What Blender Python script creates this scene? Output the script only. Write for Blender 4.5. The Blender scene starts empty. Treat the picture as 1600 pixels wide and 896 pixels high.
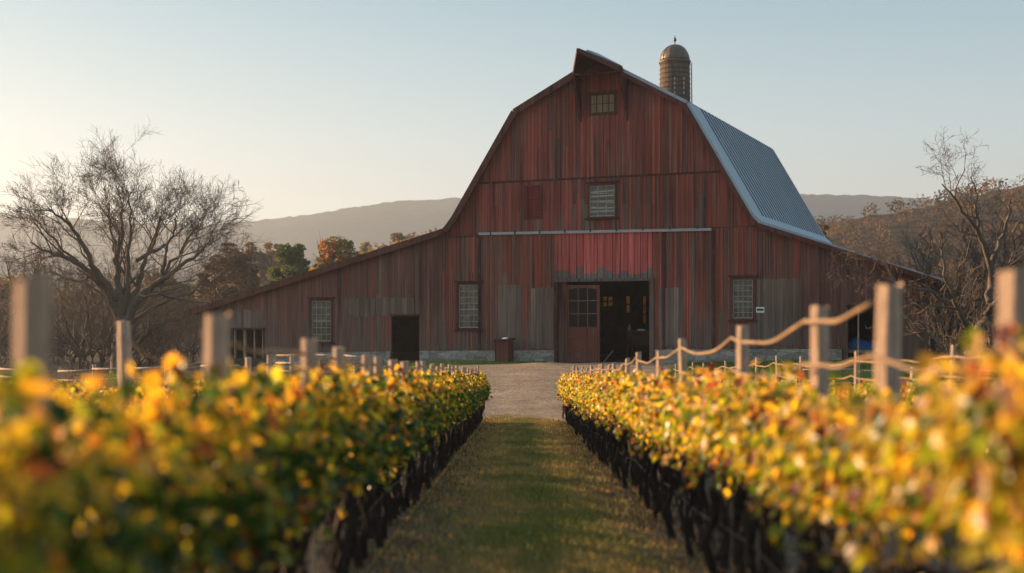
import bpy, math, random
import numpy as np
from mathutils import Vector, Matrix, Quaternion, noise

R = math.radians
sc = bpy.context.scene
C = sc.collection
F = 2000.0                     # focal length in pixels of a 1600 px wide frame
CAMH = 1.575                   # eye height above the barn's threshold
HZ = 505.0
SUN_AZ, SUN_EL = R(25), R(12.0)

# ------------------------------------------------------------------ helpers
def smooth(a, b, t):
    t = min(1.0, max(0.0, (t - a) / (b - a)))
    return t * t * (3 - 2 * t)

def interp(x, pts):
    if x <= pts[0][0]: return pts[0][1]
    for (x0, y0), (x1, y1) in zip(pts, pts[1:]):
        if x <= x1: return y0 + (y1 - y0) * (x - x0) / (x1 - x0)
    return pts[-1][1]

BPTS = [(-60, -1.1), (-40, -1.0), (-14, -.85), (-7, -.22), (-2, -.02), (5, 0), (9, .16), (14, .3), (40, .5), (60, .6)]
def T(x, y):
    """height of the ground"""
    yy = max(-12.0, min(33.5, y))
    p = .385 - .0415 * yy
    s = smooth(30.5, 47.0, y)
    b = interp(x, BPTS)
    z = p * (1 - s) + b * s
    far = smooth(66, 110, y)
    return z * (1 - far) - 1.0 * far

class MB:
    """collects shapes; build() links them as one mesh object"""
    def __init__(s): s.v = []; s.f = []; s.c = []; s.n = 0
    def add(s, verts, faces, col=None):
        s.v.extend(verts)
        for f in faces: s.f.append([i + s.n for i in f])
        s.c.extend([col or (1, 1, 1)] * len(faces))
        s.n += len(verts)
    def box(s, a, b, col=None):
        (x0, y0, z0), (x1, y1, z1) = a, b
        s.add([(x0,y0,z0),(x1,y0,z0),(x1,y1,z0),(x0,y1,z0),(x0,y0,z1),(x1,y0,z1),(x1,y1,z1),(x0,y1,z1)],
              [(0,3,2,1),(4,5,6,7),(0,1,5,4),(1,2,6,5),(2,3,7,6),(3,0,4,7)], col)
    def board(s, u0, u1, b0, b1, t0, t1, y0, y1, col=None):
        s.add([(u0,y0,b0),(u1,y0,b1),(u1,y1,b1),(u0,y1,b0),(u0,y0,t0),(u1,y0,t1),(u1,y1,t1),(u0,y1,t0)],
              [(0,3,2,1),(4,5,6,7),(0,1,5,4),(1,2,6,5),(2,3,7,6),(3,0,4,7)], col)
    def slab(s, quad, th, col=None, nrm=None):
        """a polygon given thickness th along its normal (or nrm)"""
        q = [Vector(p) for p in quad]
        n = nrm if nrm is not None else (q[1] - q[0]).cross(q[2] - q[0]).normalized()
        k = len(q); n = Vector(n)
        vs = [tuple(p) for p in q] + [tuple(p + n * th) for p in q]
        fs = [tuple(reversed(range(k))), tuple(range(k, 2 * k))]
        for i in range(k):
            j = (i + 1) % k; fs.append((i, j, j + k, i + k))
        s.add(vs, fs, col)
    def tube(s, pts, rad, n=6, col=None, cap=True):
        pts = [Vector(p) for p in pts]
        if len(pts) < 2: return
        up = Vector((.31, .17, .93)); m = len(pts); vs = []
        for i, p in enumerate(pts):
            d = (pts[min(i + 1, m - 1)] - pts[max(i - 1, 0)])
            if d.length < 1e-9: d = Vector((0, 0, 1))
            d.normalize()
            a = d.cross(up)
            if a.length < .05: a = d.cross(Vector((1, 0, 0)))
            a.normalize(); b = d.cross(a)
            r = rad[i] if hasattr(rad, '__len__') else rad
            for k in range(n):
                t = 2 * math.pi * k / n
                vs.append(tuple(p + a * (r * math.cos(t)) + b * (r * math.sin(t))))
        fs = []
        for i in range(m - 1):
            for k in range(n):
                k2 = (k + 1) % n
                fs.append((i*n+k, i*n+k2, (i+1)*n+k2, (i+1)*n+k))
        if cap: fs.append(tuple(reversed(range(n)))); fs.append(tuple(range((m-1)*n, m*n)))
        s.add(vs, fs, col)
    def build(s, name, mat, parent=None, smoothed=False):
        me = bpy.data.meshes.new(name)
        me.from_pydata(s.v, [], s.f)
        a = me.attributes.new('col', 'FLOAT_COLOR', 'FACE')
        arr = np.ones((len(s.f), 4), np.float32); arr[:, :3] = np.array(s.c, np.float32).reshape(-1, 3)
        a.data.foreach_set('color', arr.ravel())
        if smoothed: me.polygons.foreach_set('use_smooth', [True] * len(s.f))
        me.materials.append(mat)
        o = bpy.data.objects.new(name, me); C.objects.link(o)
        if parent is not None: o.parent = parent
        return o

def arrays_mesh(name, verts, faces, cols, mat, parent=None, link=True):
    """verts (n,3), faces (m,k) of one size, cols (m,3)"""
    me = bpy.data.meshes.new(name)
    m, k = faces.shape
    me.vertices.add(len(verts)); me.vertices.foreach_set('co', verts.astype(np.float32).ravel())
    me.loops.add(m * k); me.loops.foreach_set('vertex_index', faces.astype(np.int32).ravel())
    me.polygons.add(m)
    me.polygons.foreach_set('loop_start', np.arange(0, m * k, k, dtype=np.int32))
    me.update(calc_edges=True); me.validate()
    a = me.attributes.new('col', 'FLOAT_COLOR', 'FACE')
    arr = np.ones((m, 4), np.float32); arr[:, :3] = cols
    a.data.foreach_set('color', arr.ravel())
    me.materials.append(mat)
    if not link: return me
    o = bpy.data.objects.new(name, me); C.objects.link(o)
    if parent is not None: o.parent = parent
    return o

def tag(o, label=None, cat=None, group=None, kind=None):
    if label: o['label'] = label
    if cat: o['category'] = cat
    if group: o['group'] = group
    if kind: o['kind'] = kind
    return o

def empty(name, loc=(0, 0, 0), rz=0.0):
    o = bpy.data.objects.new(name, None); C.objects.link(o)
    o.location = loc; o.rotation_euler = (0, 0, rz); o.empty_display_size = .2
    return o

def copy_tree(o, parent=None):
    c = o.copy(); C.objects.link(c); c.parent = parent
    for ch in list(o.children): copy_tree(ch, c)
    return c

# ------------------------------------------------------------------ materials
def newmat(name):
    m = bpy.data.materials.new(name); m.use_nodes = True
    nt = m.node_tree; nt.nodes.clear()
    out = nt.nodes.new('ShaderNodeOutputMaterial')
    return m, nt, out

class N:
    """tiny node-graph helper"""
    def __init__(s, nt): s.nt = nt
    def n(s, kind, **kw):
        x = s.nt.nodes.new(kind)
        for k, v in kw.items(): setattr(x, k, v)
        return x
    def link(s, a, b): s.nt.links.new(a, b)
    def noise(s, scale, detail=4, rough=.55, vec=None, dist=0):
        x = s.n('ShaderNodeTexNoise'); x.inputs['Scale'].default_value = scale
        x.inputs['Detail'].default_value = detail; x.inputs['Roughness'].default_value = rough
        x.inputs['Distortion'].default_value = dist
        if vec is not None: s.link(vec, x.inputs['Vector'])
        return x.outputs['Fac']
    def coord(s, scale=(1, 1, 1), which='Object'):
        t = s.n('ShaderNodeTexCoord'); m = s.n('ShaderNodeMapping'); m.inputs['Scale'].default_value = scale
        s.link(t.outputs[which], m.inputs['Vector']); return m.outputs['Vector']
    def ramp(s, fac, stops):
        r = s.n('ShaderNodeValToRGB'); e = r.color_ramp.elements
        while len(e) < len(stops): e.new(.5)
        for el, (p, c) in zip(e, stops):
            el.position = p; el.color = (c, c, c, 1) if isinstance(c, (int, float)) else (*c, 1)
        s.link(fac, r.inputs['Fac']); return r.outputs['Color']
    def mix(s, fac, a, b, mode='MIX'):
        m = s.n('ShaderNodeMix', data_type='RGBA', blend_type=mode)
        for sock, v in ((m.inputs[0], fac), (m.inputs[6], a), (m.inputs[7], b)):
            if isinstance(v, (int, float)): sock.default_value = v
            elif isinstance(v, tuple): sock.default_value = (*v, 1)
            else: s.link(v, sock)
        return m.outputs[2]
    def bump(s, h, strength, dist=.02):
        b = s.n('ShaderNodeBump'); b.inputs['Strength'].default_value = strength; b.inputs['Distance'].default_value = dist
        s.link(h, b.inputs['Height']); return b.outputs['Normal']
    def principled(s, out, col, rough=.8, normal=None, metal=0, spec=.3, **kw):
        p = s.n('ShaderNodeBsdfPrincipled')
        for nm, v in (('Base Color', col), ('Roughness', rough), ('Metallic', metal), ('Specular IOR Level', spec)):
            if isinstance(v, tuple): p.inputs[nm].default_value = (*v, 1)
            elif isinstance(v, (int, float)): p.inputs[nm].default_value = v
            else: s.link(v, p.inputs[nm])
        if normal is not None: s.link(normal, p.inputs['Normal'])
        s.link(p.outputs[0], out.inputs['Surface']); return p

def attr(g, name='col'):
    a = g.n('ShaderNodeAttribute'); a.attribute_name = name; return a.outputs['Color']

def wood_mat(name, paint=(1, 1, 1), weather=(.12, .10, .095), wear=.5, stretch=.35, fine=26, bump=.5, rough=.85, splash=False):
    """painted or bare wood: face colour times grain, worn to grey in long vertical streaks"""
    m, nt, out = newmat(name); g = N(nt)
    v1 = g.coord((fine, fine, stretch * 2)); v2 = g.coord((3.2, 3.2, stretch)); v3 = g.coord((.6, .6, .25))
    grain = g.noise(1.0, 6, .65, v1); streak = g.noise(1.0, 5, .6, v2, .3); big = g.noise(1.0, 3, .5, v3)
    base = g.mix(1.0, attr(g), paint, 'MULTIPLY')
    base = g.mix(1.0, base, g.ramp(grain, [(.25, .45), (.5, .95), (.75, 1.3)]), 'MULTIPLY')
    run = g.noise(1.0, 4, .6, g.coord((11, 11, .16)))
    base = g.mix(1.0, base, g.ramp(run, [(.32, .36), (.44, .95), (.60, 1.0), (.70, 1.6)]), 'MULTIPLY')
    base = g.mix(1.0, base, g.ramp(big, [(.3, .72), (.7, 1.2)]), 'MULTIPLY')
    w = g.ramp(streak, [(.62 - .25 * wear, 0.0), (.78 - .15 * wear, .85)])
    base = g.mix(w, base, g.mix(1.0, weather, g.ramp(grain, [(.2, .5), (.8, 1.5)]), 'MULTIPLY'))
    if splash:      # mud splash and bare wood near the foot of the wall
        tc = g.n('ShaderNodeTexCoord'); sp = g.n('ShaderNodeSeparateXYZ'); g.link(tc.outputs['Object'], sp.inputs[0])
        mr = g.n('ShaderNodeMapRange'); mr.inputs['From Min'].default_value = .3; mr.inputs['From Max'].default_value = 2.6; mr.inputs['To Min'].default_value = 1; mr.inputs['To Max'].default_value = 0
        g.link(sp.outputs[2], mr.inputs['Value'])
        f = g.n('ShaderNodeMath', operation='MULTIPLY'); g.link(mr.outputs[0], f.inputs[0]); g.link(g.ramp(streak, [(.35, .1), (.6, 1.0)]), f.inputs[1])
        base = g.mix(f.outputs[0], base, g.mix(1.0, (.17, .125, .105), g.ramp(grain, [(.2, .5), (.8, 1.45)]), 'MULTIPLY'))
    g.principled(out, base, rough, g.bump(grain, bump, .012), spec=.2)
    return m

def plain_mat(name, col, rough=.7, metal=0, spec=.3, nscale=8, namp=.25, bump=.15, use_attr=False):
    m, nt, out = newmat(name); g = N(nt)
    nz = g.noise(nscale, 5, .6, g.coord())
    base = attr(g) if use_attr else col
    c = g.mix(1.0, base, g.ramp(nz, [(.25, 1 - namp), (.75, 1 + namp)]), 'MULTIPLY')
    g.principled(out, c, rough, g.bump(nz, bump, .01), metal, spec)
    return m

def leaf_mat(name, gloss=.35, trans=.45, spec=.5):
    m, nt, out = newmat(name); g = N(nt)
    col = attr(g)
    p = g.n('ShaderNodeBsdfPrincipled'); g.link(col, p.inputs['Base Color'])
    p.inputs['Roughness'].default_value = gloss; p.inputs['Specular IOR Level'].default_value = spec
    t = g.n('ShaderNodeBsdfTranslucent'); g.link(g.mix(1.0, col, (1.5, 1.3, .8), 'MULTIPLY'), t.inputs['Color'])
    mx = g.n('ShaderNodeMixShader'); mx.inputs[0].default_value = trans
    g.link(p.outputs[0], mx.inputs[1]); g.link(t.outputs[0], mx.inputs[2]); g.link(mx.outputs[0], out.inputs['Surface'])
    return m

M = {}
M['board'] = wood_mat('weathered_red_boards', wear=.42, weather=(.19, .115, .095), splash=True)
M['trim'] = wood_mat('red_brown_trim', paint=(.135, .050, .038), wear=.3, stretch=2)
M['trim_dark'] = wood_mat('dark_brown_trim', paint=(.085, .032, .028), wear=.25, stretch=2)
M['door_wood'] = wood_mat('old_brown_door_wood', paint=(.19, .070, .050), wear=.15, weather=(.15, .07, .05), fine=40)
M['grey_wood'] = wood_mat('silvery_old_wood', paint=(.56, .41, .30), weather=(.30, .24, .19), wear=.6, fine=90, stretch=4, bump=1.0)
M['rope'] = wood_mat('tan_vine_rail', paint=(.36, .25, .155), weather=(.26, .19, .11), wear=.5, fine=60, stretch=12)
M['bark'] = wood_mat('grey_bark', paint=(.13, .105, .085), weather=(.16, .14, .12), wear=.5, fine=20, stretch=2)
M['twig'] = plain_mat('bare_twigs', (.115, .09, .072), .85)
M['vine_bark'] = wood_mat('black_vine_bark', paint=(.045, .034, .028), weather=(.08, .06, .05), wear=.3, fine=80, stretch=20)
M['metal_roof'] = plain_mat('grey_metal_roofing', (.36, .41, .47), .45, .5, .5, 1.6, .2, .1)
def roof_mat():
    m, nt, out = newmat('grey_metal_roofing'); g = N(nt)
    n1 = g.noise(1.4, 5, .6, g.coord()); n2 = g.noise(1.0, 5, .7, g.coord((.7, 3.0, .7)), .4)
    c = g.mix(1.0, (.36, .41, .46), g.ramp(n1, [(.3, .78), (.7, 1.18)]), 'MULTIPLY')
    c = g.mix(g.ramp(n2, [(.55, 0.0), (.78, .55)]), c, (.20, .13, .09))
    g.principled(out, c, g.ramp(n1, [(.3, .38), (.7, .6)]), g.bump(n1, .25, .03), .45, .5); return m
M['metal_roof'] = roof_mat()
M['rib_shade'] = plain_mat('shade_toned_roof_ribs', (.07, .085, .11), .6, .3, .3, 1.6, .2)  # lower-slope ribs: their shading is put into this dark colour
M['rail_metal'] = plain_mat('dull_steel_rail', (.34, .34, .35), .5, .5, .4, 3, .2)
M['dark_metal'] = plain_mat('dark_iron', (.06, .055, .05), .5, .6)
M['white_paint'] = plain_mat('aged_white_paint', (.34, .32, .28), .6, namp=.2)
M['paper'] = plain_mat('white_paper', (.75, .75, .74), .8, namp=.04)
M['paper_dull'] = plain_mat('yellowed_blind', (.36, .34, .30), .8, namp=.2)
M['ink'] = plain_mat('dark_ink', (.06, .06, .07), .7, namp=.05)
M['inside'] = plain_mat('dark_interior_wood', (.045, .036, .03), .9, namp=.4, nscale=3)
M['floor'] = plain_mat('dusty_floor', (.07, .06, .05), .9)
M['silo'] = wood_mat('rusty_silo_staves', paint=(.12, .085, .062), weather=(.08, .065, .055), wear=.5, stretch=1.0, fine=8)
M['dome'] = plain_mat('brown_dome_sheet', (.13, .095, .07), .45, .3, .5, 2, .25)
M['tarp'] = plain_mat('blue_tarpaulin', (.02, .16, .42), .4, 0, .5, 4, .25, .5)
M['leaf'] = leaf_mat('autumn_vine_leaf', .34, .6, .5)
M['far_leaf'] = leaf_mat('tree_leaf', .7, .35, .2)
M['blade'] = leaf_mat('grass_blade', .6, .35, .25)

def glass_mat():
    m, nt, out = newmat('old_window_glass'); g = N(nt)
    v = g.coord((1.6, 1.6, 2.2)); nz = g.noise(1.5, 3, .5, v, .6)
    c = g.ramp(nz, [(.35, (.015, .02, .018)), (.52, (.05, .05, .038)), (.7, (.15, .12, .075))])
    g.principled(out, c, .13, g.bump(g.noise(3, 2, .5, v), .25, .02), spec=.6)
    return m
M['glass'] = glass_mat()
M['dark_glass'] = plain_mat('dark_door_glass', (.008, .008, .008), .35, 0, .12, 3, .2, .05)
def amber():
    m, nt, out = newmat('amber_window_glass'); g = N(nt)
    t = g.n('ShaderNodeBsdfTransparent'); t.inputs[0].default_value = (.50, .36, .17, 1)
    g.link(t.outputs[0], out.inputs['Surface']); return m
M['amber'] = amber()

def stone_mat():
    m, nt, out = newmat('rubble_stone'); g = N(nt)
    v = g.coord((2.2, 2.2, 5.5)); vo = g.n('ShaderNodeTexVoronoi'); vo.inputs['Scale'].default_value = 1.0; g.link(v, vo.inputs['Vector'])
    ed = g.n('ShaderNodeTexVoronoi', feature='DISTANCE_TO_EDGE'); ed.inputs['Scale'].default_value = 1.0; g.link(v, ed.inputs['Vector'])
    hs = g.n('ShaderNodeSeparateColor'); g.link(vo.outputs['Color'], hs.inputs[0])
    c = g.ramp(hs.outputs[0], [(.1, (.26, .235, .21)), (.5, (.36, .33, .29)), (.9, (.45, .41, .35))])
    e = g.ramp(ed.outputs['Distance'], [(.02, .72), (.09, 1.0)])
    nz = g.noise(9, 6, .65, g.coord())
    c = g.mix(1.0, c, e, 'MULTIPLY'); c = g.mix(1.0, c, g.ramp(nz, [(.3, .7), (.7, 1.15)]), 'MULTIPLY')
    g.principled(out, c, .95, g.bump(g.mix(.5, e, nz), .7, .04), spec=.15)
    return m
M['stone'] = stone_mat()

def ground_mat():
    m, nt, out = newmat('meadow_ground'); g = N(nt)
    P = g.n('ShaderNodeNewGeometry').outputs['Position']
    big = g.noise(.12, 4, .6, P); mid = g.noise(1.3, 5, .6, P); fine = g.noise(16, 6, .7, P)
    a = attr(g)
    c = g.mix(1.0, a, g.ramp(mid, [(.3, .7), (.7, 1.3)]), 'MULTIPLY')
    c = g.mix(1.0, c, g.ramp(fine, [(.25, .55), (.75, 1.4)]), 'MULTIPLY')
    c = g.mix(g.ramp(big, [(.45, 0.0), (.7, .5)]), c, (.10, .075, .045))
    g.principled(out, c, .95, g.bump(fine, .6, .05), spec=.1)
    return m
M['ground'] = ground_mat()

def gravel_mat():
    m, nt, out = newmat('pale_gravel'); g = N(nt)
    P = g.n('ShaderNodeNewGeometry').outputs['Position']
    vo = g.n('ShaderNodeTexVoronoi'); vo.inputs['Scale'].default_value = 26; g.link(P, vo.inputs['Vector'])
    hs = g.n('ShaderNodeSeparateColor'); g.link(vo.outputs['Color'], hs.inputs[0])
    mid = g.noise(.9, 5, .6, P); fine = g.noise(7, 6, .7, P)
    mp = g.n('ShaderNodeMapping'); mp.inputs['Scale'].default_value = (.5, 1.2, 1); g.link(P, mp.inputs['Vector'])
    rut = g.noise(1.2, 4, .6, mp.outputs[0])
    c = g.ramp(hs.outputs[0], [(.05, (.24, .185, .13)), (.5, (.36, .285, .205)), (.95, (.50, .41, .31))])
    c = g.mix(1.0, c, g.ramp(mid, [(.3, .72), (.7, 1.22)]), 'MULTIPLY')
    c = g.mix(1.0, c, g.ramp(rut, [(.3, .88), (.65, 1.05)]), 'MULTIPLY')
    c = g.mix(1.0, c, g.ramp(fine, [(.3, .8), (.7, 1.15)]), 'MULTIPLY')
    g.principled(out, c, .95, g.bump(g.mix(.5, fine, vo.outputs['Distance']), 1.0, .06), spec=.15)
    return m
M['gravel'] = gravel_mat()

def hill_mat(name, a, b, c3, scale):
    m, nt, out = newmat(name); g = N(nt)
    P = g.n('ShaderNodeNewGeometry').outputs['Position']
    n1 = g.noise(scale, 6, .7, P); n2 = g.noise(scale * .15, 4, .6, P)
    c = g.ramp(n1, [(.3, a), (.5, b), (.7, c3)])
    c = g.mix(1.0, c, g.ramp(n2, [(.3, .7), (.7, 1.25)]), 'MULTIPLY')
    g.principled(out, c, 1.0, g.bump(n1, 1.0, 3.0), spec=.0)
    return m
M['ridge'] = hill_mat('wooded_ridge', (.035, .042, .038), (.05, .055, .048), (.07, .07, .058), .05)
M['near_hill'] = hill_mat('brown_wooded_slope', (.05, .042, .03), (.085, .065, .045), (.13, .09, .055), .35)

# ------------------------------------------------------------------ ground
rnd = random.Random(11)
def build_ground():
    xs = np.concatenate([np.arange(-1040, -60, 35.), np.arange(-60, -14, 2.), np.arange(-14, 18, .4), np.arange(18, 60, 2.), np.arange(60, 1041, 35.)])
    ys = np.concatenate([np.arange(-90, -12, 8.), np.arange(-12, 62, .4), np.arange(62, 112, 2.), np.arange(112, 1690, 40.)])
    nx, ny = len(xs), len(ys); rs = np.random.RandomState(3)
    V = np.zeros((ny, nx, 3))
    bum = rs.normal(0, 1, (ny, nx))
    bum = (bum + np.roll(bum, 1, 0) + np.roll(bum, 1, 1) + np.roll(bum, -1, 0) + np.roll(bum, -1, 1)) / 5
    for j, y in enumerate(ys):
        for i, x in enumerate(xs):
            V[j, i] = (x, y, T(x, y) + .012 * bum[j, i])
    V = V.reshape(-1, 3)
    idx = np.arange(nx * ny).reshape(ny, nx)
    Fc = np.stack([idx[:-1, :-1], idx[:-1, 1:], idx[1:, 1:], idx[1:, :-1]], -1).reshape(-1, 4)
    cen = V[Fc].mean(1); x, y = cen[:, 0], cen[:, 1]
    col = np.tile(np.array([.085, .065, .042]), (len(Fc), 1))
    jit = rs.normal(0, .18, len(Fc))
    row = (y < 33.4 + jit) & (y > -12)
    path = row & (np.abs(x - .15 - .004 * y + jit * .3) < .75)
    col[row] = (.15, .115, .08)
    col[path] = (.15, .135, .075)
    lawn = (y > 34) & (y < 62) & (x > 3.5 + jit)
    col[lawn] = (.035, .085, .018)
    g2 = (y > 44) & (y < 54) & (x > -7) & (x < 3); col[g2] = (.035, .085, .018)
    side = row & (x > 5.0); col[side] = (.035, .060, .02)
    o = arrays_mesh('ground', V, Fc, col, M['ground'])
    o.data.polygons.foreach_set('use_smooth', [True] * len(Fc))
    tag(o, kind='structure')
build_ground()

def gravel_outline(y):
    """left and right edge of the gravel at depth y"""
    l = interp(y, [(32.3, -2.2), (33.5, -6.5), (38, -8), (43, -4.5), (46, -2.2), (48.5, -.6), (50.0, 1.6)])
    r = interp(y, [(32.3, 2.6), (33.5, 4.5), (38, 5.0), (43, 5.2), (47, 6.2), (49.2, 6.6), (50.0, 6.6)])
    return l, r
def build_gravel():
    mb = MB(); rs = random.Random(5)
    ys = np.arange(32.0, 49.9, .2); nx = 60
    front = [32.5 + rs.uniform(-.25, .25) + 1.1 * max(0, 1 - abs(-2.2 + 4.8 * i / (nx - 1) - .3) / .9) for i in range(nx)]
    for y in ys:
        l, r = gravel_outline(y); l += rs.uniform(-.12, .12); r += rs.uniform(-.12, .12)
        for i in range(nx):
            x = l + (r - l) * i / (nx - 1); e = min(i, nx - 1 - i); d = y - front[i]
            lift = .030 + .018 * math.sin((x - .3) * 2.1 + .3 * math.sin(y * .5)) + rs.uniform(0, .012)
            mb.v.append((x, y, T(x, y) + (-.06 if d < 0 else lift * min(1, d / .5) + .004) - (.03 if e == 0 else 0)))
        mb.n += nx
    for j in range(len(ys) - 1):
        for i in range(nx - 1):
            a = j * nx + i; mb.f.append([a, a + 1, a + 1 + nx, a + nx]); mb.c.append((1, 1, 1))
    o = mb.build('gravel_yard', M['gravel'], smoothed=True); tag(o, kind='structure')
build_gravel()

# ------------------------------------------------------------------ hills
def ridge_mesh(name, mat, prof, y0, depth, x0, x1, step, rough, rs):
    """a long hill: prof maps x to crest height at distance y0+depth/2"""
    mb = MB(); xs = np.arange(x0, x1, step); cs = [0, .18, .36, .5, .62, .8, 1.0]; hs = [0, .42, .82, 1.0, .93, .5, 0]; j = [0] * 7
    for x in xs:
        h = prof(x)
        for c, k in zip(cs, hs):
            jj = noise.noise((x * .006, c * 3.1, y0)) * .025
            mb.v.append((x, y0 + depth * (c + jj), -3 + (h + 3) * k + (rs.uniform(-1, 1) * rough if k > 0 else 0)))
    n = len(cs); mb.n = len(mb.v)
    for i in range(len(xs) - 1):
        for k in range(n - 1):
            a = i * n + k; mb.f.append([a, a + n, a + n + 1, a + 1]); mb.c.append((1, 1, 1))
    return tag(mb.build(name, mat, smoothed=True), kind='structure')
rs = random.Random(7)
YR = 1380.
def far_profile(x):
    px = 800 + x / YR * F
    return CAMH + (HZ - interp(px, [(-600, 330), (-200, 345), (0, 334), (60, 337), (150, 345), (300, 352), (400, 345), (470, 337), (540, 326), (620, 314), (700, 310), (800, 306), (1000, 300), (1250, 303), (1350, 304), (1450, 310), (1600, 330), (2200, 350)])) / F * YR
ridge_mesh('hills', M['ridge'], far_profile, YR - 220, 440, -1000, 1000, 5, .9, rs)
YR2 = 900.
def mid_profile(x):
    px = 800 + x / YR2 * F
    return CAMH + (HZ - interp(px, [(-600, 400), (0, 398), (60, 410), (150, 425), (300, 420), (420, 408), (600, 398), (750, 392), (1000, 400), (1300, 380), (1600, 370), (2100, 380)])) / F * YR2
ridge_mesh('hills', M['ridge'], mid_profile, YR2 - 120, 240, -760, 760, 7, 1.2, rs)
YN = 300.
def near_profile(x):
    px = 800 + x / YN * F
    return CAMH + (HZ - interp(px, [(900, 520), (1100, 440), (1240, 372), (1320, 345), (1420, 328), (1500, 309), (1600, 288), (1750, 270), (2000, 262), (2600, 280)])) / F * YN
ridge_mesh('hill', M['near_hill'], near_profile, YN - 110, 220, 20, 330, 3.2, .5, rs)

# ------------------------------------------------------------------ trees
def grow_tree(rng, starts, ntwig=(3, 2), maxdepth=4, wiggle=.16, up=.12, lenk=.62, minr=.006, spread=(.45, .95), trunk_n=8, kids=(4, 7), r_k=.55, limb_r=1.0):
    """starts: list of (points, r0, r1) main limbs; returns (trunk MB, crown MB, tips)"""
    tr, cr, tips = MB(), MB(), []
    def branch(p, d, L, r, depth):
        nseg = max(3, int(L / (.35 if depth < 3 else .2)) + 1); nseg = min(nseg, 9)
        pts = [p.copy()]; rad = [r]; q = p.copy(); dd = d.copy()
        for i in range(nseg):
            dd = (dd + Vector((rng.gauss(0, wiggle), rng.gauss(0, wiggle), rng.gauss(0, wiggle) + up * (.5 if depth < 2 else 1)))).normalized()
            q = q + dd * (L / nseg); pts.append(q.copy()); rad.append(max(minr * .6, r * (1 - .75 * (i + 1) / nseg)))
        cr.tube(pts, rad, 5 if depth <= 1 else (4 if depth == 2 else 3), cap=False)
        spawn(pts, rad, L, depth)
    def spawn(pts, rad, L, depth):
        if depth >= maxdepth: tips.append(pts[-1]); return
        k = rng.randint(*kids)
        for j in range(k):
            t = .2 + .8 * (j + rng.random()) / k; t = min(t, .999)
            i = int(t * (len(pts) - 1)); fr = t * (len(pts) - 1) - i
            i2 = min(i + 1, len(pts) - 1)
            p = pts[i].lerp(pts[i2], fr); d = (pts[i2] - pts[i]).normalized() if i2 != i else Vector((0, 0, 1))
            ax = d.cross(Vector((rng.gauss(0, 1), rng.gauss(0, 1), rng.gauss(0, 1))))
            if ax.length < 1e-4: continue
            nd = Quaternion(ax.normalized(), rng.uniform(*spread)) @ d
            rr = max(minr, rad[i] * r_k * rng.uniform(.7, 1.1)); LL = L * lenk * rng.uniform(.6, 1.15) * (1.15 - .45 * t)
            if LL < .12: continue
            branch(p, nd, LL, rr, depth + 1)
    for limb in starts:
        pts, r0, r1, dep = limb
        pts = [Vector(p) for p in pts]
        # refine with a little wander
        fine = []
        for a, b in zip(pts, pts[1:]):
            for k in range(4):
                q = a.lerp(b, k / 4)
                if fine: q += Vector((rng.gauss(0, .035), rng.gauss(0, .035), rng.gauss(0, .035))) * (b - a).length
                fine.append(q)
        fine.append(pts[-1]); n = len(fine); r0 *= limb_r if dep else 1
        rad = [r0 + (r1 - r0) * i / (n - 1) for i in range(n)]
        (tr if dep == 0 else cr).tube(fine, rad, trunk_n if dep == 0 else 7, cap=True)
        if dep > 0:
            L = sum((b - a).length for a, b in zip(fine, fine[1:]))
            spawn(fine, rad, L * .75, dep); spawn(fine[n // 2:], rad[n // 2:], L * .5, dep)
    return tr, cr, tips

def link_tree(name, tr, cr, loc, rz=0, s=1, cm='twig', tm='bark'):
    t = empty(name, loc, rz); t.scale = (s, s, s)
    tr.build('trunk', M[tm], t, True); cr.build('crown', M[cm], t, True)
    return t

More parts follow.
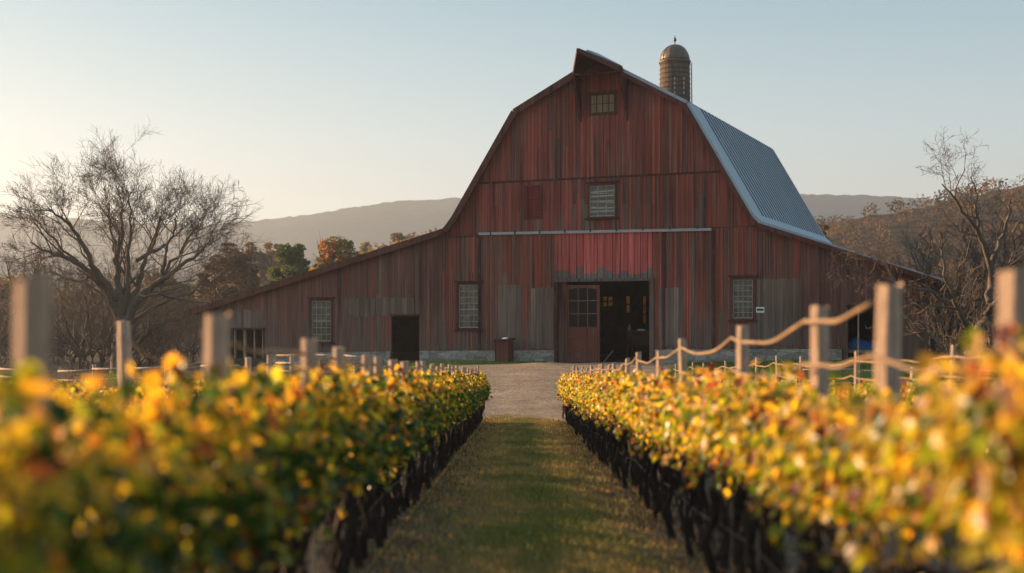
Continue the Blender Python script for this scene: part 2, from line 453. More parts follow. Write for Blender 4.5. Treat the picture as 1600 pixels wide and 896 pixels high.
def hero_left():
    Y = 62.; k = Y / F
    bx = (188 - 800) * k; bz = T(bx, Y)
    def P(px, py, dy=0):
        if py < 500: px = 205 + (px - 205) * .79; py = 500 + (py - 500) * .80
        return ((px - 800) * k - bx, dy, CAMH - (py - HZ) * k - bz)
    rng = random.Random(21)
    L = [([P(188, 610), P(187, 560), P(192, 520), P(188, 492)], .50, .36, 0),
         ([P(188, 500), P(182, 460), P(172, 420, .4), P(176, 370, .3), P(183, 320, .3), P(180, 285, .5)], .27, .05, 1),
         ([P(188, 500), P(160, 440, -.3), P(135, 408, -.7), P(100, 385, -1.2), P(60, 372, -1.3), P(30, 352, -1.6)], .22, .03, 1),
         ([P(182, 465), P(152, 405, -1), P(128, 350, -1.8), P(105, 312, -2.0), P(75, 290, -2.4)], .17, .03, 1),
         ([P(192, 512), P(222, 462, -.6), P(262, 432, -.9), P(298, 408, -1), P(335, 378, -.6), P(368, 352, -.5)], .24, .03, 1),
         ([P(190, 495), P(205, 440, .9), P(215, 385, 1.4), P(232, 335, 1.8), P(240, 290, 2)], .2, .04, 1),
         ([P(262, 434), P(285, 380, -1.2), P(300, 330, -1), P(308, 300, -1.2)], .11, .025, 2),
         ([P(205, 545), P(235, 528, -1.2), P(258, 507, -1.8), P(300, 500, -2)], .15, .025, 2),
         ([P(222, 462), P(250, 455, -2), P(300, 450, -3), P(345, 440, -3.4)], .09, .02, 2),
         ([P(176, 372), P(155, 330, 1), P(140, 292, 1.5)], .1, .025, 2),
         ([P(215, 385), P(250, 345, 2.4), P(278, 312, 2.8)], .1, .025, 2),
         ([P(135, 410), P(95, 425, .5), P(60, 420, 1)], .08, .02, 2),
         ([P(100, 386), P(70, 340, -2), P(48, 310, -2)], .07, .015, 2),
         ([P(190, 500), P(178, 430, 1.2), P(150, 360, 1.8), P(135, 300, 2.2), P(128, 262, 2.4)], .13, .02, 1),
         ([P(190, 498), P(208, 420, -1), P(222, 350, -1.6), P(226, 295, -1.8), P(222, 255, -2)], .13, .02, 1),
         ([P(192, 505), P(235, 430, 1.5), P(272, 370, 2.2), P(300, 322, 2.6), P(318, 290, 2.8)], .13, .02, 1),
         ([P(192, 510), P(250, 470, 1.4), P(320, 430, 2.2), P(385, 395, 2.4)], .12, .02, 1),
         ([P(188, 508), P(140, 460, 1.2), P(90, 425, 1.8), P(35, 410, 2)], .11, .02, 1)]
    tr, cr, _ = grow_tree(rng, L, maxdepth=5, kids=(4, 6), lenk=.70, minr=.0075, up=.05, wiggle=.13, spread=(.35, 1.0), r_k=.48, limb_r=1.0)
    t = link_tree('bare_tree', tr, cr, (bx, Y, bz))
    tag(t, 'large bare spreading tree with a thick forked trunk left of the barn', 'tree')
hero_left()

def hero_right():
    Y = 41.; k = Y / F
    bx = (1512 - 800) * k; bz = T(bx, Y)
    def P(px, py, dy=0):
        if py < 500: py = 500 + (py - 500) * .86; px = 1525 + (px - 1525) * .95
        return ((px - 800) * k - bx, dy, CAMH - (py - HZ) * k - bz)
    rng = random.Random(5)
    L = [([P(1512, 590), P(1514, 560), P(1526, 525), P(1548, 490)], .24, .18, 0),
         ([P(1548, 492), P(1560, 440, .5), P(1552, 385, .3), P(1528, 345), P(1500, 315, -.5), P(1478, 280, -.6), P(1455, 258, -.8)], .14, .018, 1),
         ([P(1552, 390), P(1580, 345, .5), P(1590, 300, .5), P(1600, 260, .8)], .08, .015, 2),
         ([P(1528, 346), P(1520, 300, -.3), P(1530, 268, .2), P(1516, 240)], .06, .012, 2),
         ([P(1548, 492), P(1590, 470, 1), P(1640, 420, 1.5), P(1680, 360, 2)], .13, .02, 1),
         ([P(1520, 520), P(1480, 480, -1), P(1450, 430, -1.5), P(1445, 380, -1.5), P(1430, 345, -2)], .1, .012, 1),
         ([P(1500, 480), P(1440, 450, -1), P(1380, 440, -1.5), P(1320, 425, -2), P(1285, 405, -2.2)], .07, .01, 1),
         ([P(1540, 490), P(1560, 430, -1.5), P(1590, 390, -2)], .08, .012, 2),
         ([P(1514, 560), P(1470, 530, .5), P(1430, 500, .6), P(1400, 470, .3)], .08, .012, 1)]
    tr, cr, _ = grow_tree(rng, L, maxdepth=5, kids=(4, 5), lenk=.6, minr=.006, up=.02, wiggle=.26, spread=(.5, 1.15))
    t = link_tree('bare_tree', tr, cr, (bx, Y, bz))
    tag(t, 'tangled bare tree with crooked limbs reaching over the right end of the barn', 'tree')
hero_right()

# smaller bare trees and thicket, three prototypes copied
def bare_proto(seed, h, width, name='bare_tree', multi=1, depth=4, minr=.012):
    rng = random.Random(seed); L = []
    for m in range(multi):
        a0 = rng.uniform(0, 6.28); off = .25 * h * .1 * multi
        b = Vector((math.cos(a0) * off * m, math.sin(a0) * off * m, -.3))
        top = Vector((b.x + rng.uniform(-.06, .06) * h, b.y, h * (.28 if multi == 1 else .15)))
        if m == 0: L.append(([b, (b + top) / 2 + Vector((rng.uniform(-.1, .1), 0, 0)), top], (.022 if multi == 1 else .012) * h + .02, (.017 if multi == 1 else .010) * h, 0))
        else: L.append(([Vector((0, 0, -.2)), b.lerp(top, .5) * .7, top], .010 * h, .008 * h, 2))
        for j in range(5 if multi == 1 else 3):
            a = rng.uniform(0, 6.28); w = width * rng.uniform(.4, 1) * .5; hh = h * rng.uniform(.62, 1.0)
            e = Vector((b.x + math.cos(a) * w, b.y + math.sin(a) * w, hh * .85))
            mid = top.lerp(e, .5) + Vector((math.cos(a) * w * .12, math.sin(a) * w * .12, 0))
            L.append(([top, mid, e], .011 * h, .003 * h, 1))
    tr, cr, _ = grow_tree(rng, L, maxdepth=depth, kids=(3, 5), lenk=.55, minr=minr, up=.12, wiggle=.2)
    return tr, cr
def scatter_bare():
    protos = []
    for sd, h, w, mul, nm in ((31, 8, 6.5, 1, 'bare_tree'), (32, 9, 5.5, 1, 'bare_tree'), (33, 6, 6.5, 3, 'bare_bush'), (34, 3.2, 4.2, 5, 'bare_bush')):
        tr, cr = bare_proto(sd, h, w, nm, mul); protos.append((nm, tr, cr))
    roots = {}
    rng = random.Random(77)
    places = []   # (proto, px, Y, scale, group, label)
    gl = ('leafless trees in the thicket left of the barn', 'leafless grey tree in the brown thicket behind the large bare tree')
    gb = ('leafless bushes in the thicket left of the barn', 'leafless twiggy bush low in the brown thicket left of the barn')
    gr = ('leafless trees on the slope behind the barn', 'leafless brown tree on the slope behind the right end of the barn')
    for i in range(26):
        px = -150 + 500 * (i + rng.random()) / 26; Y = rng.uniform(72, 118)
        places.append((rng.choice((0, 1)), px, Y, rng.uniform(.75, 1.15) * (.78 + .2 * (Y - 72) / 46), gl))
    for i in range(26):
        px = -120 + 440 * (i + rng.random()) / 26; Y = rng.uniform(62, 84)
        places.append((rng.choice((2, 3)), px, Y, rng.uniform(.7, 1.1), gb))
    for i in range(24):
        px = 1230 + 470 * (i + rng.random()) / 24; Y = rng.uniform(74, 125)
        places.append((rng.choice((0, 1)), px, Y, rng.uniform(.75, 1.15) * Y / 100, gr))
    fixed = [
             (2, 1478, 46, .75, 'tall many-stemmed bare bush just past the end of the barn'), (3, 1575, 40, 1.0, 'brown twiggy bush under the crooked bare tree'),
             (2, 1600, 47, .85, 'many-stemmed bare bush behind the crooked tree at the picture edge'),
             (1, 1262, 72, .72, 'slim bare tree rising behind the metal roof corner'), (0, 1318, 76, .62, 'small bare tree between the roof corner and the hillside'),
             (3, 1490, 44, 1.15, 'low sprawling bare bush at the foot of the crooked tree'),
             (2, 1530, 45, 1.0, 'tall dense bare bush directly behind the crooked tree'), (1, 1600, 52, .8, 'upright bare tree behind the crooked tree near the picture edge'), (0, 1500, 56, .72, 'round bare tree between the shed end and the crooked tree')]
    for k, px, Y, s, lab in fixed: places.append((k, px, Y, s, (None, lab)))
    for k, px, Y, s, (grp, lab) in places:
        nm, tr, cr = protos[k]; x = (px - 800) / F * Y; loc = (x, Y, T(x, Y) - .05)
        if k not in roots:
            o = link_tree(nm, tr, cr, loc, rng.uniform(0, 6.28), s); roots[k] = o
        else:
            o = copy_tree(roots[k]); o.location = loc; o.rotation_euler = (0, 0, rng.uniform(0, 6.28)); o.scale = (s, s, s * rng.uniform(.9, 1.1))
        for key in ('group', 'label'):
            if key in o: del o[key]
        tag(o, lab, 'tree' if nm == 'bare_tree' else 'bush', grp)
scatter_bare()

# leafy trees: limbs with leaf cards round their tips
def leafy_tree(name, px, Y, top_py, wpx, cols, seed, label, nleaf=7000, size=.16, group=None):
    rng = random.Random(seed); rs = np.random.RandomState(seed)
    x = (px - 800) / F * Y; z0 = T(x, Y); h = CAMH + (HZ - top_py) / F * Y - z0; w = wpx / F * Y
    L = [([(0, 0, -.3), (rng.uniform(-.2, .2), 0, h * .2), (0, 0, h * .38)], .035 * h, .022 * h, 0)]
    for j in range(9):
        a = j * 2.4 + rng.uniform(-.4, .4); q = rng.uniform(.45, .9)
        zz = h * (.45 + .42 * rng.random()); ww = w * .5 * q * math.sqrt(max(.1, 1 - ((zz / h - .6) / .42) ** 2))
        L.append(([(0, 0, h * (.25 + .02 * j)), (math.cos(a) * ww * .5, math.sin(a) * ww * .5, zz * .7), (math.cos(a) * ww, math.sin(a) * ww, zz)], .012 * h, .004 * h, 2))
    tr, cr, tips = grow_tree(rng, L, maxdepth=3, kids=(4, 6), lenk=.5, minr=.012)
    t = link_tree(name, tr, cr, (x, Y, z0), 0, 1)
    for ch in t.children:
        if ch.name.startswith('crown'): ch.name = 'limbs'
    # clumps
    n = 70; u = rs.normal(0, 1, (n, 3)); u /= np.linalg.norm(u, axis=1)[:, None]; rr = rs.uniform(.35, 1, n) ** .6
    cen = np.stack([u[:, 0] * rr * w * .45, u[:, 1] * rr * w * .45, h * .60 + u[:, 2] * rr * h * .36], 1)
    rad = rs.uniform(.07, .16, n) * min(w, h)
    ci = rs.randint(0, n, nleaf); v = rs.normal(0, 1, (nleaf, 3)); v /= np.linalg.norm(v, axis=1)[:, None]
    P0 = cen[ci] + v * (rad[ci] * rs.uniform(.3, 1.05, nleaf) ** .5)[:, None] * np.array([1.15, 1.15, .8])
    a = rs.normal(0, 1, (nleaf, 3)); a /= np.linalg.norm(a, axis=1)[:, None]
    b = np.cross(a, rs.normal(0, 1, (nleaf, 3))); b /= np.linalg.norm(b, axis=1)[:, None]
    s = size * rs.uniform(.5, 1.2, nleaf)[:, None]
    V = np.stack([P0 - a * s, P0 + b * s * .7, P0 + a * s, P0 - b * s * .7], 1).reshape(-1, 3)
    Fc = np.arange(nleaf * 4).reshape(-1, 4)
    cc = np.array(cols); clump_c = rs.randint(0, len(cc), n)
    col = cc[clump_c[ci]] * rs.uniform(.6, 1.35, (nleaf, 1))
    arrays_mesh('crown', V, Fc, col, M['far_leaf'], t)
    tag(t, label, 'tree', group)
G1, G2 = (.06, .10, .022), (.11, .135, .03)
O1, O2 = (.32, .17, .06), (.26, .18, .07)
B1, B2 = (.16, .115, .07), (.12, .09, .055)
leafy_tree('leafy_tree', 455, 112, 374, 74, [G1, G1, G2, G1], 1, 'round green tree rising behind the low barn roof', size=.2)
leafy_tree('leafy_tree', 522, 110, 359, 84, [O1, O2, O1, G2, O1], 2, 'orange-topped autumn tree beside the green tree behind the barn roof', size=.2)
leafy_tree('leafy_tree', 500, 105, 400, 50, [G2, G1, O2], 3, 'low green and rust tree between the green tree and the orange tree', 4000, size=.18)
leafy_tree('leafy_tree', 358, 96, 378, 100, [B1, B2, B2, (.085, .075, .045)], 4, 'broad grey-brown tree behind the right limbs of the large bare tree', 8000, size=.15)
leafy_tree('leafy_tree', 428, 190, 374, 66, [O2, B1, (.20, .13, .08)], 5, 'hazy tan tree between the grey-brown tree and the green tree', 5000, size=.3)
leafy_tree('leafy_tree', 395, 175, 372, 60, [(.22, .15, .09), B1], 21, 'hazy pink-tan tree behind the grey-brown tree', 5000, size=.3)
leafy_tree('leafy_tree', 640, 200, 358, 110, [(.24, .17, .09), (.20, .14, .08)], 22, 'wide pale tan tree farthest back above the left roof slope', 6000, size=.34)
leafy_tree('leafy_tree', 585, 190, 372, 76, [(.22, .16, .08), G2], 23, 'pale olive-tan tree just right of the orange-topped tree', 5000, size=.32)
leafy_tree('leafy_tree', 610, 170, 360, 100, [(.19, .14, .08), B1, O2], 6, 'pale tan tree above the middle of the left roof slope', 6000, size=.28)
leafy_tree('leafy_tree', 672, 165, 358, 90, [(.17, .13, .07), B1], 7, 'small tan tree close to the bend of the barn roof', 5000, size=.28)
leafy_tree('leafy_tree', 570, 150, 392, 60, [G2, (.13, .10, .05)], 8, 'low olive tree under the pale tan trees behind the roof', 4000, size=.24)
leafy_tree('leafy_tree', 698, 190, 349, 56, [(.22, .14, .06), O2], 9, 'golden tree top showing at the bend of the barn roof', 4000, size=.3)
leafy_tree('leafy_tree', 30, 120, 428, 90, [B1, O2, (.15, .10, .05)], 10, 'brown autumn tree at the far left edge of the thicket', 6000, size=.2)
leafy_tree('leafy_tree', 1278, 96, 318, 42, [(.16, .11, .05), B1], 12, 'slim brown-leaved tree behind the lower corner of the metal roof', 1800, size=.13)
leafy_tree('leafy_tree', 250, 130, 418, 90, [B1, B2], 13, 'dull brown tree in the thicket behind the forked trunk', 6000, size=.2)

# far-off wood, nobody could count it
def far_wood(name, pos, cols, seed, mat='far_leaf'):
    rs = np.random.RandomState(seed); VV = []; CC = []
    cc = np.array(cols)
    for (x, y, z, r, h) in pos:
        n = 90
        v = rs.normal(0, 1, (n, 3)); v /= np.linalg.norm(v, axis=1)[:, None]
        P0 = np.array([x, y, z + h * .5]) + v * np.array([r, r, h * .5]) * rs.uniform(.5, 1.05, (n, 1))
        a = rs.normal(0, 1, (n, 3)); a /= np.linalg.norm(a, axis=1)[:, None]
        b = np.cross(a, rs.normal(0, 1, (n, 3))); b /= np.linalg.norm(b, axis=1)[:, None]
        s = r * .17 * rs.uniform(.6, 1.3, n)[:, None]
        VV.append(np.stack([P0 - a * s, P0 + b * s * .6, P0 + a * s, P0 - b * s * .6], 1).reshape(-1, 3))
        CC.append(cc[rs.randint(len(cc))] * rs.uniform(.7, 1.3, (n, 1)))
    V = np.concatenate(VV); Fc = np.arange(len(V)).reshape(-1, 4)
    o = arrays_mesh(name, V, Fc, np.concatenate(CC), M[mat])
    return o
def woods():
    rng = random.Random(9); pos = []
    for i in range(620):
        x = rng.uniform(30, 260); y = rng.uniform(YN - 108, YN + 20)
        c = (y - (YN - 110)) / 220; k = interp(c, [(0, 0), (.18, .42), (.36, .82), (.5, 1), (.62, .93)])
        z = -3 + (near_profile(x) + 3) * k
        r = rng.uniform(1.4, 2.6); pos.append((x, y, z - .6, r, rng.uniform(3, 5)))
    o = far_wood('woods', pos, [(.13, .085, .05), (.10, .075, .05), (.16, .11, .05), (.07, .06, .035), (.19, .12, .05)], 4)
    tag(o, 'brown autumn woods covering the slope behind the right end of the barn', 'woods', kind='stuff')
    pos = []
    for i in range(420):
        y = rng.uniform(130, 330); px = rng.uniform(-250, 760); x = (px - 800) / F * y
        top = interp(px, [(-250, 425), (0, 428), (80, 440), (200, 436), (330, 430), (420, 425), (760, 420)])
        h = (CAMH + (HZ - top) / F * y + 1.0) * rng.uniform(.72, 1.0); pos.append((x, y, -1.0, rng.uniform(1.8, 3.2), h))
    o = far_wood('treeline', pos, [(.12, .085, .055), (.10, .08, .055), (.15, .11, .06), (.08, .07, .04)], 6)
    tag(o, 'hazy brown tree line beyond the fields at the left', 'woods', kind='stuff')
woods()

# ------------------------------------------------------------------ barn
YAW = R(24)
dv = Vector((math.sin(YAW), math.cos(YAW), 0)); rv = Vector((math.cos(YAW), -math.sin(YAW), 0))
D0 = 50.0; B0 = Vector(((944 - 800) / F * D0, D0, 0))
def un(px, py, w=0.0):
    """photo measurement to barn coordinates (u along the front, z up) on the plane w metres behind the front"""
    q = Vector(((px - 800) / F, 1, 0)); o = B0 + dv * w
    det = q.x * (-rv.y) + rv.x * q.y
    t = (o.x * (-rv.y) + rv.x * o.y) / det
    u = (Vector((q.x * t, q.y * t, 0)) - o).dot(rv)
    return u, CAMH - (py - HZ) / F * t

barn = empty('barn', B0, -YAW)
tag(barn, 'weathered red gambrel barn with a metal roof, hay hood and two low side sheds', 'barn')

LB, RB = un(808, 177), un(1075, 165)
LE, RE = un(700, 362), un(1185, 350)
UC = (LB[0] + RB[0]) / 2; RIDGE = (UC, un(949, 95)[1])
LF, RF_ = un(714, 343), un(1175, 337)
LEND, REND = un(303, 488), un(1462, 437)
def roofline(u):
    return interp(u, [LEND, LE, LF, LB, RIDGE, RB, RF_, RE, REND])
BREAKS = [LE[0], LF[0], LB[0], UC, RB[0], RF_[0], RE[0]]
ULEFT, URIGHT = un(312, 540)[0], un(1450, 500)[0]

def rect(x0, y0, x1, y1):
    a, b = un(x0, y0), un(x1, y1); m0, m1 = un(x0, y1), un(x1, y0)
    return (a[0], b[0], (m0[1] + b[1]) / 2, (a[1] + m1[1]) / 2)     # u0,u1,z0,z1
OPEN = dict(main=rect(870, 440, 1018, 572), small=rect(612, 494, 655, 572), left=rect(360, 515, 414, 596), right=rect(1325, 480, 1384, 545))
WIN = dict(w1=rect(488, 471, 518, 533), w2=rect(718, 446, 749, 512), w3=rect(1146, 438, 1177, 497), w4=rect(922, 291, 961, 338), w5=rect(923, 148, 961, 177))
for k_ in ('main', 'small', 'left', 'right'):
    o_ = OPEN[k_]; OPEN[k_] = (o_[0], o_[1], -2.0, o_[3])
holes = list(OPEN.values()) + list(WIN.values())

Z1 = un(930, 362)[1]; Z2 = un(930, 278)[1]
FOUND_TOP = [(un(420, 552)[0], un(420, 552)[1]), (un(660, 548)[0], un(660, 548)[1]), (un(870, 547)[0], un(870, 547)[1]), (un(1030, 546)[0], un(1030, 546)[1]), (un(1290, 545)[0], un(1290, 545)[1])]
def base_z(u):
    if u < un(415, 550)[0] or u > un(1318, 540)[0]: return -1.6
    return interp(u, FOUND_TOP)

def column(mb, u0, u1, zb, zt, y0, y1, col, holes_, topf=None):
    """one board column between zb and zt minus the openings it crosses"""
    um = (u0 + u1) / 2
    segs = [(zb, zt)]
    for (a, b, c, d) in holes_:
        if a - 1e-4 <= um <= b + 1e-4:
            ns = []
            for s0, s1 in segs:
                if d <= s0 or c >= s1: ns.append((s0, s1)); continue
                if c > s0: ns.append((s0, c))
                if d < s1: ns.append((d, s1))
            segs = ns
    for s0, s1 in segs:
        if s1 - s0 < .015: continue
        if topf is not None and abs(s1 - zt) < 1e-6:
            mb.board(u0, u1, s0, s0, max(s0 + .01, topf(u0)), max(s0 + .01, topf(u1)), y0, y1, col)
        else: mb.board(u0, u1, s0, s0, s1, s1, y0, y1, col)

rb = random.Random(101)
RED = [(.29, .074, .054), (.32, .082, .060), (.27, .070, .052), (.25, .068, .051), (.34, .096, .070), (.225, .066, .050)]
DULL = [(.20, .086, .065), (.17, .078, .060), (.215, .090, .068), (.16, .076, .058), (.23, .104, .078), (.18, .086, .066)]
GREY = [(.20, .145, .118), (.18, .128, .105), (.225, .165, .132), (.175, .118, .095)]
def pick(u, z):
    inside = LE[0] < u < RE[0]
    if inside:
        if z > Z2: p = (.90, .10, .0)
        elif z > Z1: p = (.78, .21, .01)
        else: p = (.55, .40, .05)
    else: p = (.05, .92, .03)
    r = rb.random(); pal = RED if r < p[0] else (DULL if r < p[0] + p[1] else GREY)
    c = rb.choice(pal); k = rb.uniform(.86, 1.14)
    return tuple(v * k for v in c)

def cuts(u0, u1, edges, lo=.10, hi=.22):
    es = sorted([u0, u1] + [e for e in edges if u0 + .02 < e < u1 - .02]); out = [u0]
    for a, b in zip(es, es[1:]):
        u = a
        while b - u > hi:
            u += rb.uniform(lo, hi)
            if b - u < .07: break
            out.append(u)
        out.append(b)
    return out
hedges = [e for h_ in holes for e in h_[:2]]

def tier(name, u0, u1, zb, zt, recolor=None, batten=.3, patches=()):
    """a run of vertical boards; zb may be None (foundation), zt None (follow the roof)"""
    mb = MB(); cs = cuts(u0, u1, hedges + (BREAKS if zt is None else []))
    for a, b in zip(cs, cs[1:]):
        um = (a + b) / 2
        bot = (base_z(um) + rb.uniform(-.03, .02)) if zb is None else zb
        if zt is None: top = min(roofline(a), roofline(b)); tf = lambda u: roofline(u) - .02
        else: top = zt + rb.uniform(-.03, 0); tf = None
        if tf: top = max(roofline(a), roofline(b)) - .02
        if top - bot < .02: continue
        c = recolor(um) if recolor else pick(um, (bot + top) / 2)
        y = -.022 - rb.uniform(0, .016); gap = rb.uniform(.002, .007)
        split = rb.random()
        if split < .22 and top - bot > 1.6 and not recolor:       # butt-jointed board of another colour
            zm = bot + (min(roofline(a), roofline(b), top) - bot) * rb.uniform(.3, .6)
            column(mb, a + gap, b - gap, bot, zm - .006, y, 0, pick(um, bot), holes)
            column(mb, a + gap, b - gap, zm, top, y - .004, 0, c, holes, tf)
        else: column(mb, a + gap, b - gap, bot, top, y, 0, c, holes, tf)
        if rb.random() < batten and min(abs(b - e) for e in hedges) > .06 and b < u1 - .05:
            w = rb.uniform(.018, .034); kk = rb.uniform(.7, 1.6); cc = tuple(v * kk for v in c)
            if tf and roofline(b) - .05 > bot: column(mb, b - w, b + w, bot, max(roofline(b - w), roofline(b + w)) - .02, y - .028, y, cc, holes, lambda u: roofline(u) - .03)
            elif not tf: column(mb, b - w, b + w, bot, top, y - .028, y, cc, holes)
    return mb.build(name, M['board'], barn)

UL1, UR1 = un(750, 366)[0], un(1113, 358)[0]
PK = (un(868, 400)[0], un(1020, 400)[0])
tier('gable_boards', LE[0] + .02, RE[0] - .02, Z2, None).data
def clip_tier(name, u0, u1, z0, z1, rc=None, bt=.35):
    """a tier capped both by a joint height and by the roof"""
    mb = MB(); cs = cuts(u0, u1, hedges + BREAKS)
    for a, b in zip(cs, cs[1:]):
        um = (a + b) / 2; bot = base_z(um) + rb.uniform(-.03, .02) if z0 is None else z0
        capped = min(roofline(a), roofline(b)) > z1 + .02
        top = z1 - rb.uniform(0, .02) if capped else max(roofline(a), roofline(b)) - .02
        if top - bot < .03: continue
        tf = None if capped else (lambda u: min(z1, roofline(u) - .02))
        c = rc(um) if rc else pick(um, (bot + top) / 2); gap = rb.uniform(.002, .007); y = -.022 - rb.uniform(0, .016)
        if rb.random() < .4 and top - bot > 1.6 and not rc:
            zm = bot + (min(top, roofline(a), roofline(b)) - bot) * rb.uniform(.3, .7)
            cl = pick(um, bot) if rb.random() < .6 else rb.choice(GREY)
            column(mb, a + gap, b - gap, bot, zm - .006, y, 0, cl, holes)
            column(mb, a + gap, b - gap, zm, top, y - .004, 0, c, holes, tf)
        else: column(mb, a + gap, b - gap, bot, top, y, 0, c, holes, tf)
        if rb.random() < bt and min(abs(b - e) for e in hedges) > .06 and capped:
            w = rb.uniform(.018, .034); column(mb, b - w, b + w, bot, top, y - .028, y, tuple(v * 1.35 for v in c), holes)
    return mb.build(name, M['board'], barn)
# the gable tier above Z2 was laid from eave to eave; below it two more tiers
clip_tier('middle_boards', LE[0], RE[0], Z1 + .02, Z2 - .01)
clip_tier('lower_boards', LE[0] + .02, PK[0] - .02, None, Z1)
clip_tier('lower_boards', PK[1] + .02, RE[0] - .02, None, Z1)
clip_tier('side_shed_boards', ULEFT, LE[0], None, 50)
clip_tier('side_shed_boards', RE[0], URIGHT, None, 50)
# pink-red loft door above the entrance, bare grey along its foot
ZP = un(944, 441)[1]
def pinkpanel():
    mb = MB(); u = PK[0]; zt = Z1 - .05
    while u < PK[1] - .05:
        w = min(rb.uniform(.24, .34), PK[1] - u)
        if PK[1] - u - w < .12: w = PK[1] - u
        zs = ZP + rb.uniform(.28, .62); k = rb.uniform(.85, 1.12)
        mb.box((u + .012, -.036, zs), (u + w - .012, 0, zt), (.54 * k, .12 * k, .105 * k))
        mb.box((u + .012, -.034, ZP + .02), (u + w - .012, 0, zs), tuple(v * k for v in (.19, .165, .155)))
        u += w
    o = mb.build('loft_door', wood_mat('faded_pink_red_paint', wear=.05, weather=(.22, .12, .11), fine=18), barn)
    tag(o, 'faded pink-red boarded panel with bare grey lower ends')
pinkpanel()
# grey board patches nailed over the siding
def patch(x0, y0, x1, y1, grey=True):
    u0, u1, z0, z1 = rect(x0, y0, x1, y1); mb = MB(); u = u0
    while u < u1 - .04:
        w = min(rb.uniform(.14, .24), u1 - u)
        if u1 - u - w < .08: w = u1 - u
        if not any(a < u + w / 2 < b and not (z1 < c or z0 > d) for a, b, c, d in holes):
            c = rb.choice(GREY if grey else RED); k = rb.uniform(.8, 1.25)
            mb.box((u + .004, -.052 - rb.uniform(0, .008), z0 + rb.uniform(-.04, .04)), (u + w - .004, -.04, z1 + rb.uniform(-.02, .02)), tuple(v * k for v in c))
        u += w
    return tag(mb.build('patch_boards', M['board'], barn), 'grey unpainted boards' if grey else 'redder boards')
patch(358, 484, 411, 514); patch(779, 446, 816, 545); patch(830, 450, 866, 545); patch(1183, 436, 1252, 540); patch(540, 466, 648, 494); patch(1030, 450, 1068, 540)
patch(692, 424, 712, 520, False); patch(1020, 372, 1032, 510, False)

# backing wall behind the boards
def backing():
    mb = MB()
    es = sorted(set([ULEFT, URIGHT] + [e for e in hedges + BREAKS if ULEFT < e < URIGHT]))
    for a, b in zip(es, es[1:]):
        column(mb, a, b, -2.0, max(roofline(a), roofline(b)) - .06, .004, .09, None, holes, lambda u: roofline(u) - .06)
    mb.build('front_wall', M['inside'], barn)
backing()

LEN = 14.0
def mainwalls():
    mb = MB()
    # back wall with three amber windows seen through the doorway
    bw = []
    for (x0, y0, x1, y1) in ((943, 464, 958, 479), (979, 463, 985, 489), (1005, 463, 1010, 506)):
        a, b = un(x0, y1, LEN), un(x1, y0, LEN); bw.append((a[0], b[0], a[1], b[1]))
    es = sorted(set([ULEFT, URIGHT] + BREAKS + [e for h_ in bw for e in h_[:2]]))
    for a, b in zip(es, es[1:]): column(mb, a, b, -2.0, max(roofline(a), roofline(b)) - .06, LEN - .1, LEN, None, bw, lambda u: roofline(u) - .06)
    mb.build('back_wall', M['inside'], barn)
    for i, (a, b, c, d) in enumerate(bw):
        g = MB(); g.box((a, LEN - .06, c), (b, LEN - .05, d)); w = g.build('back_window', M['amber'], barn)
        fr = MB(); nv = 1 if i == 0 else 0; nh = 1 if i == 0 else (2 if i == 2 else 1)
        for k in range(nv): fr.box(((a + b) / 2 - .035, LEN - .13, c), ((a + b) / 2 + .035, LEN - .102, d))
        for k in range(nh): z = c + (d - c) * (k + 1) / (nh + 1); fr.box((a, LEN - .16, z - .03), (b, LEN - .131, z + .03))
        fr.build('glazing_bar', M['inside'], w)
    for u, nm in ((ULEFT, 'side_wall'), (URIGHT, 'side_wall')):
        m2 = MB(); s = 1 if u == ULEFT else -1; y = .1
        while y < LEN - .1:
            w = min(rb.uniform(.2, .35), LEN - .1 - y)
            c = pick(u, 0); a, b = sorted((u, u + s * .05))
            m2.box((a, y + .004, -1.8), (b, y + w - .004, roofline(u) - .05), c); y += w
        m2.build(nm, M['board'], barn)
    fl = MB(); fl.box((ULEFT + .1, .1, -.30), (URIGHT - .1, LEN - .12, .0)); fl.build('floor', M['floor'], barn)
    for u in (LE[0], RE[0]):
        m3 = MB(); m3.box((u - .06, .1, 0.002), (u + .06, LEN - .12, roofline(u) - .1)); m3.build('inner_wall', M['inside'], barn)
mainwalls()

# foundation
def foundation():
    rs_ = random.Random(3)
    for x0, x1 in ((417, 611), (657, 869), (1024, 1316)):
        u0, u1 = un(x0, 560)[0], un(x1, 560)[0]; mb = MB(); n = max(4, int((u1 - u0) / .3))
        for i in range(n):
            a = u0 + (u1 - u0) * i / n; b = u0 + (u1 - u0) * (i + 1) / n
            ta, tb = base_z(a + 1e-3) - .01, base_z(b - 1e-3) - .01
            mb.board(a, b, -2, -2, ta, tb, -.10 - rs_.uniform(0, .012), .0, None)
        mb.build('foundation', M['stone'], barn)
foundation()

